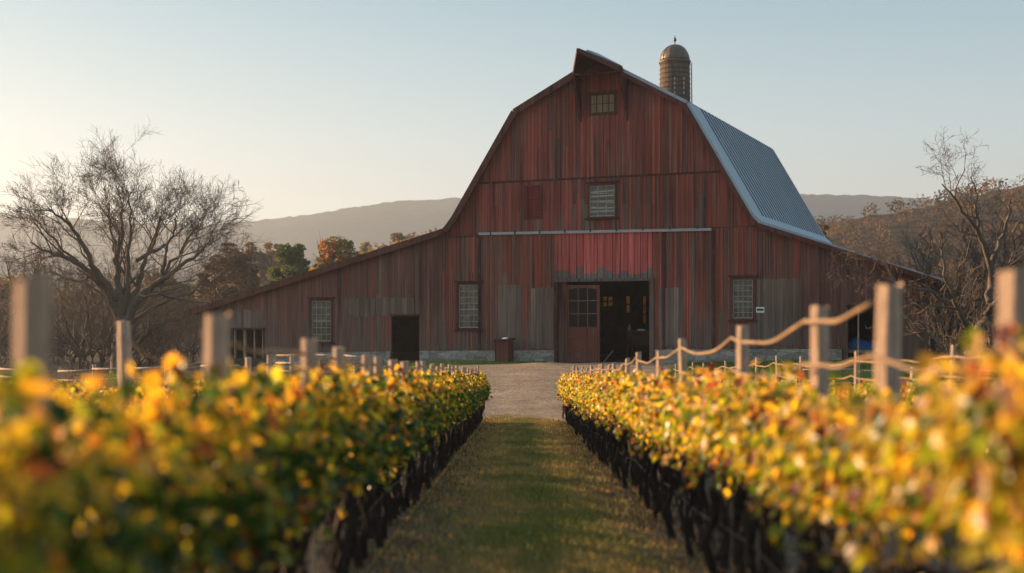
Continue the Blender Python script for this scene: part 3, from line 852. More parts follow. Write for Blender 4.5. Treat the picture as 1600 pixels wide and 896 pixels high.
# joint battens, rail and posts
def strip(name, mat, u0, z0, u1, z1, th, y0, y1):
    mb = MB(); mb.board(u0, u1, z0 - th / 2, z1 - th / 2, z0 + th / 2, z1 + th / 2, y0, y1, (1, 1, 1)); return mb.build(name, mat, barn)
def u_at(z, left):   # where the roof passes height z
    us = np.linspace(LE[0], UC, 200) if left else np.linspace(RE[0], UC, 200)
    for u in us:
        if roofline(u) > z + .08: return float(u)
strip('joint_batten', M['trim_dark'], u_at(Z2, True), Z2, u_at(Z2, False), Z2, .07, -.065, -.03)
strip('joint_batten', M['trim_dark'], u_at(Z1, True), Z1 - .06, UL1, Z1 - .06, .05, -.06, -.03)
ra, rb_ = un(750, 366), un(1113, 359)
rail = strip('sliding_rail', M['rail_metal'], ra[0], ra[1], rb_[0], rb_[1], .105, -.14, -.06)
for k in range(9):
    u = ra[0] + (rb_[0] - ra[0]) * (k + .5) / 9; mb = MB(); mb.box((u - .03, -.155, ra[1] - .07), (u + .03, -.141, ra[1] + .075)); mb.build('bracket', M['dark_metal'], rail)
for x in (750, 1116, 1038):
    u = un(x, 450)[0]; mb = MB(); mb.box((u - .05, -.075, base_z(u)), (u + .05, -.03, Z1 - .12), (1, 1, 1)); mb.build('corner_strip', M['trim_dark'], barn)

# doorway
mo = OPEN['main']
def doorway():
    u0, u1, _, zt = mo
    mb = MB(); mb.box((u0 - .12, -.17, zt), (u1 + .14, -.05, zt + .11)); mb.build('lintel', wood_mat('greyed_lintel_wood', paint=(.16, .12, .105), wear=.6), barn)
    for a, b in ((u0 - .07, u0 + .07), (u1 - .05, u1 + .12)):
        mb = MB(); mb.box((a, -.13, -.02), (b, .10, zt - .003), (.15, .115, .10) if a > 0 else None); mb.build('door_post', M['trim_dark'] if a < 0 else M['board'], barn) 
        if a > 0: mb  # right post keeps the grey board look
    # fixed side panel left of the leaf
    d0, d1 = un(886, 450)[0], un(938, 450)[0]
    mb = MB(); u = u0 + .075
    while u < d0 - .03:
        w = min(.13, d0 - u); mb.box((u + .004, -.02, .0), (u + w - .004, .04, zt - .01), (.085, .035, .03)); u += w
    mb.build('side_panel', M['board'], barn)
    zt2 = un(912, 446)[1]
    leaf = MB(); st = .11; W = d1 - d0; y0, y1 = -.09, -.03
    zA = un(912, 511)[1]; zB = un(912, 527)[1]
    leaf.box((d0, y0, 0.02), (d0 + st, y1, zt2)); leaf.box((d1 - st, y0, .02), (d1, y1, zt2))
    leaf.box((d0 + st, y0, zt2 - .10), (d1 - st, y1, zt2)); leaf.box((d0 + st, y0, .02), (d1 - st, y1, .22))
    leaf.box((d0 + st, y0, zA - .42), (d1 - st, y1, zA - .30)); leaf.box((d0 + st, y0, zA - .05), (d1 - st, y1, zA))
    leaf.box((d0 + st, y0, zA - 1.0), (d1 - st, y1, zA - .92)); 
    # arch spandrels
    n = 10; ua, ub = d0 + st, d1 - st; zr = zt2 - .10
    for i in range(n):
        t0, t1 = i / n * 2 - 1, (i + 1) / n * 2 - 1
        a, b = ua + (ub - ua) * i / n, ua + (ub - ua) * (i + 1) / n
        h0 =   .10 * (1 - math.sqrt(max(0, 1 - t0 * t0 * .92))); h1 = .10 * (1 - math.sqrt(max(0, 1 - t1 * t1 * .92)))
        leaf.board(a, b, zr - h0 - .01, zr - h1 - .01, zr, zr, y0 + .004, y1)
    lf = leaf.build('door', M['door_wood'], barn)
    p = MB(); u = ua
    for k in range(6): w = (ub - ua) / 6; p.box((u + .003, y0 + .02, zA - .30), (u + w - .003, y1 - .005, zA - .05)); u += w
    p.box((ua, y0 + .025, .22), (ub, y1 - .005, zA - 1.0)); p.box((ua, y0 + .025, zA - .92), (ub, y1 - .005, zA - .42))
    p.box((ua + .09, y0 + .008, zA - .86), (ub - .09, y0 + .024, zA - .48)); p.build('door_panel', M['door_wood'], lf)
    g = MB(); g.box((ua, y0 + .03, zA), (ub, y0 + .036, zr)); g.build('glass', M['dark_glass'], lf)
    bars = MB()
    for k in (1, 2): u = ua + (ub - ua) * k / 3; bars.box((u - .014, y0 + .003, zA), (u + .014, y0 + .029, zr - .005))
    for k in (1, 2): z = zA + (zr - zA) * k / 3; bars.box((ua, y0 + .006, z - .013), (ub, y0 + .0285, z + .013))
    bars.build('glazing_bar', wood_mat('door_bar_paint', paint=(.30, .15, .11), wear=.1), lf)
    h = MB(); h.tube([(d1 - .06, y0 - .05, 1.05), (d1 - .06, y0 - .05, 1.25)], .012, 8); h.tube([(d1 - .06, y0 - .05, 1.06), (d1 - .06, y0, 1.06)], .01, 6); h.tube([(d1 - .06, y0 - .05, 1.24), (d1 - .06, y0, 1.24)], .01, 6)
    h.build('handle', M['dark_metal'], lf)
    st_ = MB(); st_.box((d1 + .02, -.22, -.06), (u1 - .05, .05, .03)); st_.build('threshold', M['stone'], barn)
doorway()

M['curtain'] = wood_mat('tan_curtain_behind_glass', paint=(.26, .19, .10), weather=(.10, .08, .05), wear=.4, stretch=.3, fine=7, rough=.3)
def window(r, cols, rows, frame_mat, bar_mat, head=True, lab=None, fw=.10, blind=False):
    u0, u1, z0, z1 = r
    W = MB(); a, b = -.075, .0
    W.box((u0 - fw, a, z0 - .02), (u0, b, z1 + .02)); W.box((u1, a, z0 - .02), (u1 + fw, b, z1 + .02))
    W.box((u0 - fw, a - .004, z1 + .02), (u1 + fw, b, z1 + .02 + fw))
    W.box((u0 - fw, a - .004, z0 - .02 - fw * .6), (u1 + fw, b, z0 - .02))
    w = W.build('window', frame_mat, barn)
    if lab: w['label'] = lab
    if head:
        s = MB(); s.box((u0 - fw - .09, a - .06, z1 + .025 + fw), (u1 + fw + .09, b, z1 + .075 + fw)); s.build('window_head', M['trim_dark'], w)
        s = MB(); s.box((u0 - fw - .07, a - .07, z0 - .07 - fw * .6), (u1 + fw + .07, b, z0 - .023 - fw * .6)); s.build('sill', M['trim_dark'], w)
    g = MB(); g.box((u0, -.012, z0 - .015), (u1, -.006, z1 + .015)); g.build('pane', M['curtain'] if blind else M['glass'], w)
    bm_ = MB(); t = .011
    bm_.box((u0, -.045, z0 - .015), (u0 + .03, -.014, z1 + .015)); bm_.box((u1 - .03, -.045, z0 - .015), (u1, -.014, z1 + .015))
    bm_.box((u0 + .03, -.045, z0 - .015), (u1 - .03, -.014, z0 + .025)); bm_.box((u0 + .03, -.045, z1 - .015), (u1 - .03, -.014, z1 + .013))
    for k in range(1, cols): u = u0 + (u1 - u0) * k / cols; bm_.box((u - t, -.035, z0 + .027), (u + t, -.015, z1 - .017))
    for k in range(1, rows):
        z = z0 + (z1 - z0) * k / rows; tt = .022 if (k == rows // 2 and rows > 3) else t
        bm_.box((u0 + .03, -.040, z - tt), (u1 - .03, -.0355, z + tt)); bm_.box((u0 + .03, -.0352, z - tt * .8), (u1 - .03, -.0148, z + tt * .8))
    bm_.build('sash', bar_mat, w)
    return w
window(WIN['w1'], 4, 6, M['trim_dark'], M['white_paint'])
window(WIN['w2'], 4, 7, M['trim_dark'], M['white_paint'])
window(WIN['w3'], 4, 7, M['trim'], M['white_paint'])
w4_ = window(WIN['w4'], 3, 4, M['trim'], M['white_paint'], lab='upper window with a crooked white blind')
u0, u1, z0, z1 = WIN['w4']; bl = MB()
for q_, (za, zb_) in enumerate(((.80, .84), (.66, .68), (.50, .44), (.30, .26), (.16, .17))):
    H_ = z1 - z0; bl.board(u0 + .035, u1 - .035, z0 + H_ * za - .03, z0 + H_ * zb_ - .03, z0 + H_ * za + .03, z0 + H_ * zb_ + .03, -.0136, -.0126, (1, 1, 1))
bl.build('blind', M['paper_dull'], w4_)
window(WIN['w5'], 4, 2, M['trim'], M['trim_dark'], head=False, lab='small curtained window under the hay hood', blind=True)

# louvred shutter
def shutter():
    u0, u1, z0, z1 = rect(820, 290, 848, 343); mb = MB()
    mb.box((u0, -.07, z0), (u0 + .07, -.035, z1), (1,)*3); mb.box((u1 - .07, -.07, z0), (u1, -.035, z1), (1,)*3)
    mb.box((u0 + .07, -.07, z1 - .07), (u1 - .07, -.035, z1), (1,)*3); mb.box((u0 + .07, -.07, z0), (u1 - .07, -.035, z0 + .07), (1,)*3)
    z = z0 + .08
    while z < z1 - .12:
        mb.slab([(u0 + .07, -.068, z), (u1 - .07, -.068, z), (u1 - .07, -.042, z + .05), (u0 + .07, -.042, z + .05)], .008); z += .068
    mb.build('shutter', wood_mat('red_louvre_paint', paint=(.19, .032, .028), wear=.1), barn)
shutter()

# dark interior bits of the low openings: jamb posts
for key, xs_ in (('left', (364, 376, 388, 398)), ('small', ()), ('right', (1340,))):
    for i, x in enumerate(xs_):
        u = un(x, 550)[0]; w = .028 if x != 376 else .06; yo = .12 + .16 * i
        mb = MB(); mb.box((u - w, yo, -1.4), (u + w, yo + .1, roofline(u) - .25)); mb.build('shed_post', M['grey_wood'], barn)
for key in ('small', 'left', 'right'):
    a, b, _, zt = OPEN[key]
    mb = MB(); mb.box((a - .04, -.10, zt), (b + .04, -.045, zt + .07)); mb.build('lintel', M['trim_dark'], barn)

# ---- roofs
def roof_parts():
    OV = .30                      # forward overhang
    th = .10
    def shell(name, p, q, mat, y0, y1, th=th, lift=.0):
        (ua, za), (ub, zb) = p, q
        n = Vector((-(zb - za), 0, ub - ua)).normalized()
        if n.z < 0: n = -n
        A = Vector((ua, 0, za)) + n * lift; Bq = Vector((ub, 0, zb)) + n * lift
        mb = MB(); mb.slab([(A.x, y0, A.z), (Bq.x, y0, Bq.z), (Bq.x, y1, Bq.z), (A.x, y1, A.z)], th, nrm=n)
        return mb.build(name, mat, barn), A, Bq, n
    # flare at the eaves gives the lower slopes a kick
    segsR = [(RIDGE, RB), (RB, RF_), (RF_, (RE[0] + .12, RE[1] - .04))]
    segsL = [(RIDGE, LB), (LB, LF), (LF, (LE[0] - .12, LE[1] - .04))]
    for segs in (segsR, segsL):
        for i, (p, q) in enumerate(segs):
            o, A, Bq, n = shell('main_roof', p, q, M['metal_roof'], -OV, LEN + .3, .13 if segs is segsR else .10)
            if segs is segsR:
                # standing ribs running down the slope
                k = 0; y = -OV + .02
                ribs = MB()
                while y < LEN + .28:
                    w = .06 if i else .03
                    if i == 0 or (i == 1 and y > 1.1): ribs.slab([(A.x, y, A.z), (Bq.x, y, Bq.z), (Bq.x, y + w, Bq.z), (A.x, y + w, A.z)], (.13 + .026) if i else .145, nrm=n)
                    y += .54 if i else .62
                if ribs.n: ribs.build('roof_rib', M['rib_shade'] if i else M['metal_roof'], o)
    # gently laid sheet edge near the front of the steep slope
    capm = MB(); capm.tube([(RIDGE[0], -OV, RIDGE[1] + .12), (RIDGE[0], LEN + .3, RIDGE[1] + .12)], .09, 8); capm.build('ridge_cap', M['metal_roof'], barn)
    # side shed roofs
    for p, q in ((LE, (LEND[0] - .35, LEND[1] - .10)), (RE, (REND[0] + .25, REND[1] - .08))):
        p2 = (p[0] + (-.1 if p is LE else .1), p[1] - .02)
        shell('side_shed_roof', p2, q, M['metal_roof'] if p is RE else M['trim_dark'], -OV + .02, LEN, .09)
    # rake boards along the front edge
    def rake(p, q, name='rake_board', hgt=.24, y0=-OV - .045, y1=-OV - .003, ext=.0, hi_=.11):
        (ua, za), (ub, zb) = p, q
        mb = MB(); n = Vector((-(zb - za), 0, ub - ua)).normalized()
        if n.z < 0: n = -n
        A, Bq = Vector((ua, y0, za)), Vector((ub, y0, zb)); d = (Bq - A).normalized(); Bq += d * ext
        lo = n * (-(hgt - .10)); hi = n * hi_
        mb.slab([A + lo, Bq + lo, Bq + hi, A + hi], y1 - y0, nrm=(0, 1, 0)); return mb.build(name, M['trim'], barn)
    for p, q in ((RIDGE, RB), (RB, RF_), (RF_, RE), (RE, (REND[0] + .2, REND[1] - .06)), (RIDGE, LB), (LB, LF), (LF, LE), (LE, (LEND[0] - .3, LEND[1] - .09))):
        rake(p, q, hi_=.03 if q[0] > p[0] else .12)
    # soffit strip between wall and rake
    for p, q in ((RIDGE, RB), (RB, RF_), (RF_, RE), (RE, REND), (RIDGE, LB), (LB, LF), (LF, LE), (LE, LEND)):
        n = Vector((-(q[1] - p[1]), 0, q[0] - p[0])).normalized(); n = n if n.z > 0 else -n
        mb = MB(); A = Vector((p[0], 0, p[1])) - n * .045; Bq = Vector((q[0], 0, q[1])) - n * .045
        mb.slab([(A.x, -OV, A.z), (Bq.x, -OV, Bq.z), (Bq.x, -.045, Bq.z), (A.x, -.045, A.z)], .04, nrm=n); mb.build('soffit', M['trim_dark'], barn)
roof_parts()

# ---- hay hood
def hayhood():
    w = -3.05
    tip = un(903, 80, w); Tp = Vector((tip[0], w, tip[1]))
    # point of the prow lies over the ridge line
    Tp.x = tip[0]
    Lp0 = un(897, 124, -.35); Rp0 = un(972, 119, -.35)
    L_ = Vector((Lp0[0], -.36, roofline(Lp0[0]) + .08)); R_ = Vector((Rp0[0], -.36, roofline(Rp0[0]) + .08))
    R0 = Vector((RIDGE[0], -.36, RIDGE[1] + .10))
    hood = MB()
    def tri(mb, a, b, c, th):
        n = (b - a).cross(c - a).normalized(); n = n if n.z > 0 else -n
        mb.slab([a, b, c], th, nrm=n)
    tri(hood, Tp, L_, R0, .06); tri(hood, Tp, R_, R0, .06)
    ho = hood.build('hay_hood', M['trim_dark'], barn)
    up = Vector((0, 0, .09))
    mt = MB(); tri(mt, Tp.lerp(R_, .42).lerp(R0, .06) + up, R_ + up, R0 + up, .07); tri(mt, Tp.lerp(R0, .42) + up, Tp.lerp(R_, .42).lerp(R0, .06) + up, R0 + up, .07); mt.build('hood_roofing', M['metal_roof'], ho)
    lt = MB(); tri(lt, Tp + up, L_ + up, R0 + up, .02); lt.build('hood_roofing', M['metal_roof'], ho)
    for e in (L_, R_):
        mb = MB(); d = (e - Tp).normalized(); side = Vector((0, 0, -1)); out = d.cross(side).normalized() * .045
        if out.y > 0: out = -out
        A = Tp + Vector((0, 0, .10)); B_ = e + Vector((0, 0, .09))
        mb.slab([A, B_, B_ + side * .21, A + side * .17], .05, nrm=out.normalized()); mb.build('hood_rake', M['trim'], ho)
    # cross beam and king post
    a = Tp.lerp(L_, .93) + Vector((0, 0, -.10)); b = Tp.lerp(R_, .88) + Vector((0, 0, -.12)); z = min(a.z, b.z)
    mb = MB(); mb.tube([(a.x, a.y, z), (b.x, b.y, z)], .055, 4); mb.build('cross_beam', M['trim'], ho)
    m = Tp.lerp(R0, .75); mb = MB(); mb.tube([(m.x, m.y, z), (m.x, m.y, m.z - .02)], .05, 4); mb.build('king_post', M['trim'], ho)
    # dark wing brackets below both feet
    for x_, zb in ((906, 192), (979, 190)):
        ub, zz = un(x_, zb); zt_ = un(x_, 121)[1] - .05
        mb = MB(); mb.slab([(ub, -.03, zt_), (ub, -.85, zt_), (ub, -.62, zt_ * .65 + zz * .35), (ub, -.22, zt_ * .3 + zz * .7), (ub, -.03, zz)], .09, nrm=(1, 0, 0)); mb.build('wing_bracket', M['trim_dark'], ho)
hayhood()

# chimney-like knob on the left roof seen at the slope, small vent
u_, z_ = un(653, 377); mb = MB(); mb.box((u_ - .09, 1.0, z_ - .3), (u_ + .09, 1.2, roofline(u_) + .18)); mb.build('roof_vent', M['dark_metal'], barn)

# ---- things inside and in front of the barn
def onbarn(u, w, z=0): p = B0 + rv * u + dv * w; return (p.x, p.y, z)
def table():
    a = un(981, 517, 2.2); b = un(1030, 517, 2.2); t = empty('counter_table', onbarn((a[0] + b[0]) / 2, 2.2, 0.002), -YAW)
    w = (b[0] - a[0]) / 2; h = a[1]
    mb = MB(); mb.box((-w, -.35, h - .06), (w, .35, h)); mb.build('table_top', M['trim'], t)
    for sx in (-1, 1):
        for sy in (-1, 1): mb = MB(); mb.box((sx * (w - .1) - .04, sy * .28 - .04, 0), (sx * (w - .1) + .04, sy * .28 + .04, h - .06)); mb.build('leg', M['trim_dark'], t)
    mb = MB(); mb.box((-w + .06, -.26, h - .62), (w - .06, -.23, h - .062)); mb.build('front_panel', M['trim_dark'], t)
    tag(t, 'dark wooden counter table inside the open barn doorway', 'table')
    # book-like paper stack and pale jug
    c = un(1003, 516, 2.2); mb = MB()
    for k in range(3): mb.box((-.17 + .02 * k, -.12, .022 * k), (.17 - .03 * k, .12, .022 * k + .019), (1,)*3)
    o = mb.build('paper_stack', M['paper'], None); o.location = onbarn(c[0], 2.15, h + .003); o.rotation_euler = (0, 0, -YAW + .2); tag(o, 'small stack of pale papers on the counter table', 'papers')
    c = un(984, 516, 2.2); mb = MB(); prof = [(0, .001), (.055, .0), (.075, .07), (.05, .16), (.03, .20), (.04, .25)]
    mb.tube([(0, 0, p[1]) for p in prof[1:]], [p[0] for p in prof[1:]], 14)
    o = mb.build('jug', M['white_paint'], None, True); o.location = onbarn(c[0], 2.15, h + .002); tag(o, 'small pale jug on the left end of the counter table', 'jug')
table()
def trashbin():
    a, b = un(779, 560, -.6), un(799, 560, -.6); u = (a[0] + b[0]) / 2; w = (b[0] - a[0]) / 2; loc = onbarn(u, -.62); g = T(loc[0], loc[1])
    t = empty('wooden_bin', (loc[0], loc[1], g + .0), -YAW + .05); h = un(788, 530, -.6)[1] - g
    mb = MB(); n = 5
    for i in range(n):
        x0 = -w + 2 * w * i / n; mb.box((x0 + .004, -w, .03), (x0 + 2 * w / n - .004, w, h - .1))
    mb.build('body', M['door_wood'], t)
    for s in (-1, 1): mb = MB(); mb.box((s * w - (.02 if s > 0 else .02), -w - .02, 0), (s * w + .02, -w - .003, h - .06)); mb.build('corner_post', M['trim_dark'], t)
    mb = MB(); mb.add([(-w-.05,-w-.05,h-.1),(w+.05,-w-.05,h-.1),(w+.05,w+.03,h-.04),(-w-.05,w+.03,h-.04),(-w-.05,-w-.05,h-.03),(w+.05,-w-.05,h-.03),(w+.05,w+.03,h+.05),(-w-.05,w+.03,h+.05)],
        [(0,3,2,1),(4,5,6,7),(0,1,5,4),(1,2,6,5),(2,3,7,6),(3,0,4,7)]); mb.build('lid', M['trim_dark'], t)
    tag(t, 'square brown wooden bin standing by the stone foundation left of the door', 'bin')
    mb = MB(); k_ = .08 / (2 * w + .08)
    mb.add([(-.12, -.10, 0), (.10, -.12, 0), (.13, .08, .022), (-.08, .10, .025), (-.12, -.10, .006), (.10, -.12, .008), (.13, .08, .03), (-.08, .10, .033)], [(0,3,2,1),(4,5,6,7),(0,1,5,4),(1,2,6,5),(2,3,7,6),(3,0,4,7)])
    o = mb.build('paper_sheet', M['paper'], None); o.location = (loc[0], loc[1], g + h + .018); o.rotation_euler = (R(9), 0, -YAW); tag(o, 'crumpled white paper lying on the wooden bin', 'paper')
trashbin()
def sign():
    u0, u1, z0, z1 = rect(1182, 480, 1195, 489)
    t = empty('sign_board', onbarn((u0 + u1) / 2, -.06, z0), -YAW); w = (u1 - u0) / 2; h = z1 - z0
    mb = MB(); mb.box((-w, -.016, 0), (w, .0, h)); mb.build('plate', M['paper'], t)
    mb = MB(); mb.box((-w * .8, -.0175, h * .32), (w * .8, -.0165, h * .72)); mb.build('print', M['ink'], t)
    tag(t, 'small white sign with a dark printed band beside the right window', 'sign')
sign()
def tarp():
    a = un(1322, 545, 1.2); b = un(1378, 545, 1.2); zt = un(1345, 528, 1.2)[1]; zb = un(1345, 546, 1.2)[1]
    n, mrow = 18, 9; mb = MB(); rs_ = random.Random(8); L = (b[0] - a[0]); 
    for j in range(mrow):
        for i in range(n):
            s, t_ = i / (n - 1), j / (mrow - 1); e = min(1, 4 * min(s, 1 - s)) ** .5 * min(1, 3.5 * min(t_, 1 - t_)) ** .5
            mb.v.append((a[0] + L * s - (a[0] + b[0]) / 2, -.5 + 1.1 * t_, .02 + (zt - zb) * (e * (.85 + .15 * math.sin(7 * s)) + rs_.uniform(-.05, .05) * e)))
    mb.n = len(mb.v)
    for j in range(mrow - 1):
        for i in range(n - 1): q = j * n + i; mb.f.append([q, q + 1, q + 1 + n, q + n]); mb.c.append((1, 1, 1))
    o = mb.build('blue_tarp', M['tarp'], None, True); o.location = onbarn((a[0] + b[0]) / 2, 1.2, zb); o.rotation_euler = (0, 0, -YAW)
    tag(o, 'bright blue tarpaulin bundle lying in the dark opening of the right shed', 'tarpaulin')
    t = empty('wagon_bed', onbarn((a[0] + b[0]) / 2, 1.2, zb - .003), -YAW); mb = MB(); mb.box((-L * .55, -.62, -.12), (L * .55, .65, 0)); mb.build('bed', M['grey_wood'], t)
    for sx in (-1, 1): mb = MB(); mb.box((sx * L * .45 - .05, -.55, -zb - .2 - 0), (sx * L * .45 + .05, .55, -.122)); mb.build('leg', M['trim_dark'], t)
    tag(t, 'low grey timber platform under the blue tarpaulin', 'platform')
tarp()
def plank():
    a = un(943, 566, .6); b = un(958, 548, .9); mb = MB(); A = Vector(onbarn(a[0], .6, .02)); Bq = Vector(onbarn(b[0], .9, b[1]))
    mb.tube([A, Bq], .03, 4); o = mb.build('leaning_stick', M['rope'], None); tag(o, 'pale stick leaning on a slant inside the barn doorway', 'stick')
plank()
# silo
def silo():
    Y = 92.; k = Y / F; x = (1054.5 - 800) * k; z0 = T(x, Y); r = 23 * k
    t = empty('silo', (x, Y, z0)); zt = CAMH + (HZ - 99) * k - z0
    mb = MB(); n = 28; zs = np.linspace(0, zt, 60)
    mb.tube([(0, 0, z) for z in zs], [r * (1.22 - .22 * (z / zt) ** 1.5) for z in zs], n); mb.build('tower', M['silo'], t)
    for z in np.arange(.6, zt, .34):
        h = MB(); rr = r * (1.22 - .22 * (z / zt) ** 1.5) + .018
        h.tube([(rr * math.cos(a), rr * math.sin(a), z) for a in np.linspace(0, 2 * math.pi, 33)], .022, 4, cap=False); h.build('hoop', M['dark_metal'], t)
    ea = MB(); ea.tube([(0, 0, zt - .02), (0, 0, zt + .10), (0, 0, zt + .16)], [r * 1.07, r * 1.10, r * 1.02], n); ea.build('eave_ring', M['dome'], t)
    dh = (99 - 74) * k; dm = MB(); A = np.linspace(0, math.pi / 2, 12)
    dm.tube([(0, 0, zt + .16 + dh * math.sin(a)) for a in A], [max(.02, r * .99 * math.cos(a)) for a in A], n); d = dm.build('dome', M['dome'], t, True)
    for q in range(12):
        an = q * math.pi / 6; rbm = MB(); rbm.tube([((r + .01) * math.cos(a) * math.cos(an), (r + .01) * math.cos(a) * math.sin(an), zt + .16 + (dh + .01) * math.sin(a)) for a in A], .02, 4); rbm.build('dome_rib', M['dome'], d)
    fi = MB(); zf = zt + .16 + dh; fi.tube([(0, 0, zf - .02), (0, 0, zf + .22), (0, 0, zf + .3), (0, 0, zf + .42), (0, 0, zf + .5), (0, 0, zf + .72)], [.05, .04, .11, .12, .05, .008], 10); fi.build('finial', M['dark_metal'], t)
    # solid blocks coloured pale as daylight through slats, ladder down the right side
    sl = MB()
    for zz in (1.3, 1.62, 1.94, 2.3):
        for dx in (-.16, .5): sl.box((dx - .05, -r - .03, zt - zz - .1), (dx + .05, -r + .16, zt - zz + .1))
    sl.build('daylight_block', M['white_paint'], t)
    ld = MB()
    for dx in (-.17, .17): ld.tube([(r * 1.32, dx, 0), (r * 1.12, dx, zt)], .025, 4)
    for q in range(int(zt / .4)): f_ = q * .4 / zt; ld.tube([(r * (1.32 - .2 * f_), -.17, q * .4), (r * (1.32 - .2 * f_), .17, q * .4)], .016, 4)
    ld.build('ladder', M['dark_metal'], t)
    tag(t, 'tall slender brown silo with ribbed dome and finial behind the roof', 'silo')
silo()

# ------------------------------------------------------------------ vineyard
def drift(y): return .006 * y
def rowx(r, y): return {'L': -1.03, 'R': 1.2, 'L2': -3.55, 'R2': 3.85}[r] + drift(y)
def leaf_geo(rs, n, tops, half, span, z0, z1, palette, size=(.017, .041), pos=None):
    """n lobed leaves hanging in a hedge slice"""
    # outline of a vine leaf in its own plane (x along, y across), slight fold
    base = np.array([(0, 0, 0), (.15, .5, .10), (.55, .95, .16), (.75, .55, .05), (1.25, .62, .05), (1.15, .28, -.02), (1.65, 0, -.12),
                     (1.15, -.28, -.02), (1.25, -.62, .05), (.75, -.55, .05), (.55, -.95, .16), (.15, -.5, .10), (.75, 0, -.10)], float)
    k = len(base)
    u = rs.uniform(-1, 1, n) * span
    zt = rs.beta(1.25, 1.1, n)
    z = z0 + (z1 - z0) * zt
    prof = half * (.62 + .38 * np.sin(np.pi * np.clip(zt, .05, .95))) * (1 - .35 * np.clip((zt - .75) / .25, 0, 1))
    side = np.where(rs.rand(n) < .5, -1, 1)
    x = side * prof * np.clip(rs.normal(.82, .22, n), -.2, 1.2)
    # shoots above
    P0 = np.stack([x, u, z], 1) if pos is None else pos
    # orientation: tip hangs down and out; normal outwards
    tip = np.stack([side * rs.normal(.35, .35, n), rs.normal(0, .5, n), rs.normal(-.75, .45, n)], 1)
    tip /= np.linalg.norm(tip, axis=1)[:, None]
    nm = np.stack([side * rs.normal(.8, .4, n), rs.normal(0, .55, n), rs.normal(.45, .45, n)], 1)
    ac = np.cross(nm, tip); ac /= np.linalg.norm(ac, axis=1)[:, None]; nm = np.cross(tip, ac)
    s = rs.uniform(*size, n)
    V = P0[:, None, :] + s[:, None, None] * (base[None, :, 0:1] * tip[:, None, :] + base[None, :, 1:2] * ac[:, None, :] * .95 + base[None, :, 2:3] * nm[:, None, :] * rs.uniform(.3, 2.2, (n, 1, 1)))
    tri = np.array([(12, i, (i + 1) % 12) for i in range(12)])
    Fc = (tri[None] + (np.arange(n) * k)[:, None, None]).reshape(-1, 3)
    col = palette(rs, zt, side, n)
    return V.reshape(-1, 3), Fc, np.repeat(col, 12, 0)
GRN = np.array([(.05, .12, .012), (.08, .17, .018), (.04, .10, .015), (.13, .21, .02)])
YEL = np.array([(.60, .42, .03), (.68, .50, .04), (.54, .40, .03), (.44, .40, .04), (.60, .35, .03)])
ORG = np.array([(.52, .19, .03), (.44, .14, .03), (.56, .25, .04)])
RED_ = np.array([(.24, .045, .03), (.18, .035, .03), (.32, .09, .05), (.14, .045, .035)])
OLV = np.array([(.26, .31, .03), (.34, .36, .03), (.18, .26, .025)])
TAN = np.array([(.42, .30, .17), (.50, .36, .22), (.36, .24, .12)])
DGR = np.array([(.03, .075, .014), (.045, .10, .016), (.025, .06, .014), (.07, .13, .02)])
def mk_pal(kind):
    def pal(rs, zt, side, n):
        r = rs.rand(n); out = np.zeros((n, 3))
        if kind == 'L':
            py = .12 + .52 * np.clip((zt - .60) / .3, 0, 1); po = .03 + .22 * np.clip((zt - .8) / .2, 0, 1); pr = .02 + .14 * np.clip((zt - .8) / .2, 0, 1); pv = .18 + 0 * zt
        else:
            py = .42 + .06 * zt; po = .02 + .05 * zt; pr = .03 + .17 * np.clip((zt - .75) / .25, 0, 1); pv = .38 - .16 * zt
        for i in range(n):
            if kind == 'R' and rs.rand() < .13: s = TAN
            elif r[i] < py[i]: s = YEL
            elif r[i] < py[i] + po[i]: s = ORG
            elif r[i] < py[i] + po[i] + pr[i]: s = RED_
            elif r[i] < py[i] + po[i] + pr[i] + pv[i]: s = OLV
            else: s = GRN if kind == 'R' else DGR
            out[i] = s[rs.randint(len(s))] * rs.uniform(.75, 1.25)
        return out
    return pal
def vine_wood(seed):
    rng = random.Random(seed); mb = MB()
    for t in range(2):
        y0 = rng.uniform(-.06, .06) + (-.14 if t == 0 else .13); x = rng.uniform(-.05, .05); pts = []; rad = []
        for i in range(8):
            z = -.06 + .66 * i / 7
            pts.append((x, y0, z)); rad.append(.024 * rng.uniform(.7, 1.3) * (1.35 if i == 0 else 1) * (1.25 if i >= 6 else 1))
            x += rng.uniform(-.035, .035); y0 += rng.uniform(-.03, .03)
        mb.tube(pts, rad, 7)
        for s in (-1, 1):          # arms along the wire
            q = Vector(pts[-1 if s > 0 else -2]); pp = [q.copy()]
            for i in range(4): q = q + Vector((rng.uniform(-.03, .03), s * .07, rng.uniform(-.02, .03))); pp.append(q.copy())
            mb.tube(pp, [.016, .014, .012, .010, .007], 5)
    for j in range(7):             # canes
        x, y, z = rng.uniform(-.05, .05), rng.uniform(-.24, .24), rng.uniform(.50, .62); pp = []
        hh = rng.uniform(.3, .62)
        for i in range(5): pp.append((x, y, z + hh * i / 4)); x += rng.uniform(-.06, .06); y += rng.uniform(-.04, .04)
        mb.tube(pp, [.005, .004, .004, .003, .002], 4)
    for j in range(3):             # hanging and crossing dead shoots
        y = rng.uniform(-.25, .25); x = rng.uniform(-.08, .08); pp = [(x, y, .56)]
        for i in range(4): x += rng.uniform(-.04, .04); y += rng.uniform(-.1, .1); pp.append((x, y, .56 - .1 * (i + 1)))
        mb.tube(pp, [.006, .006, .005, .004, .003], 4)
    return mb
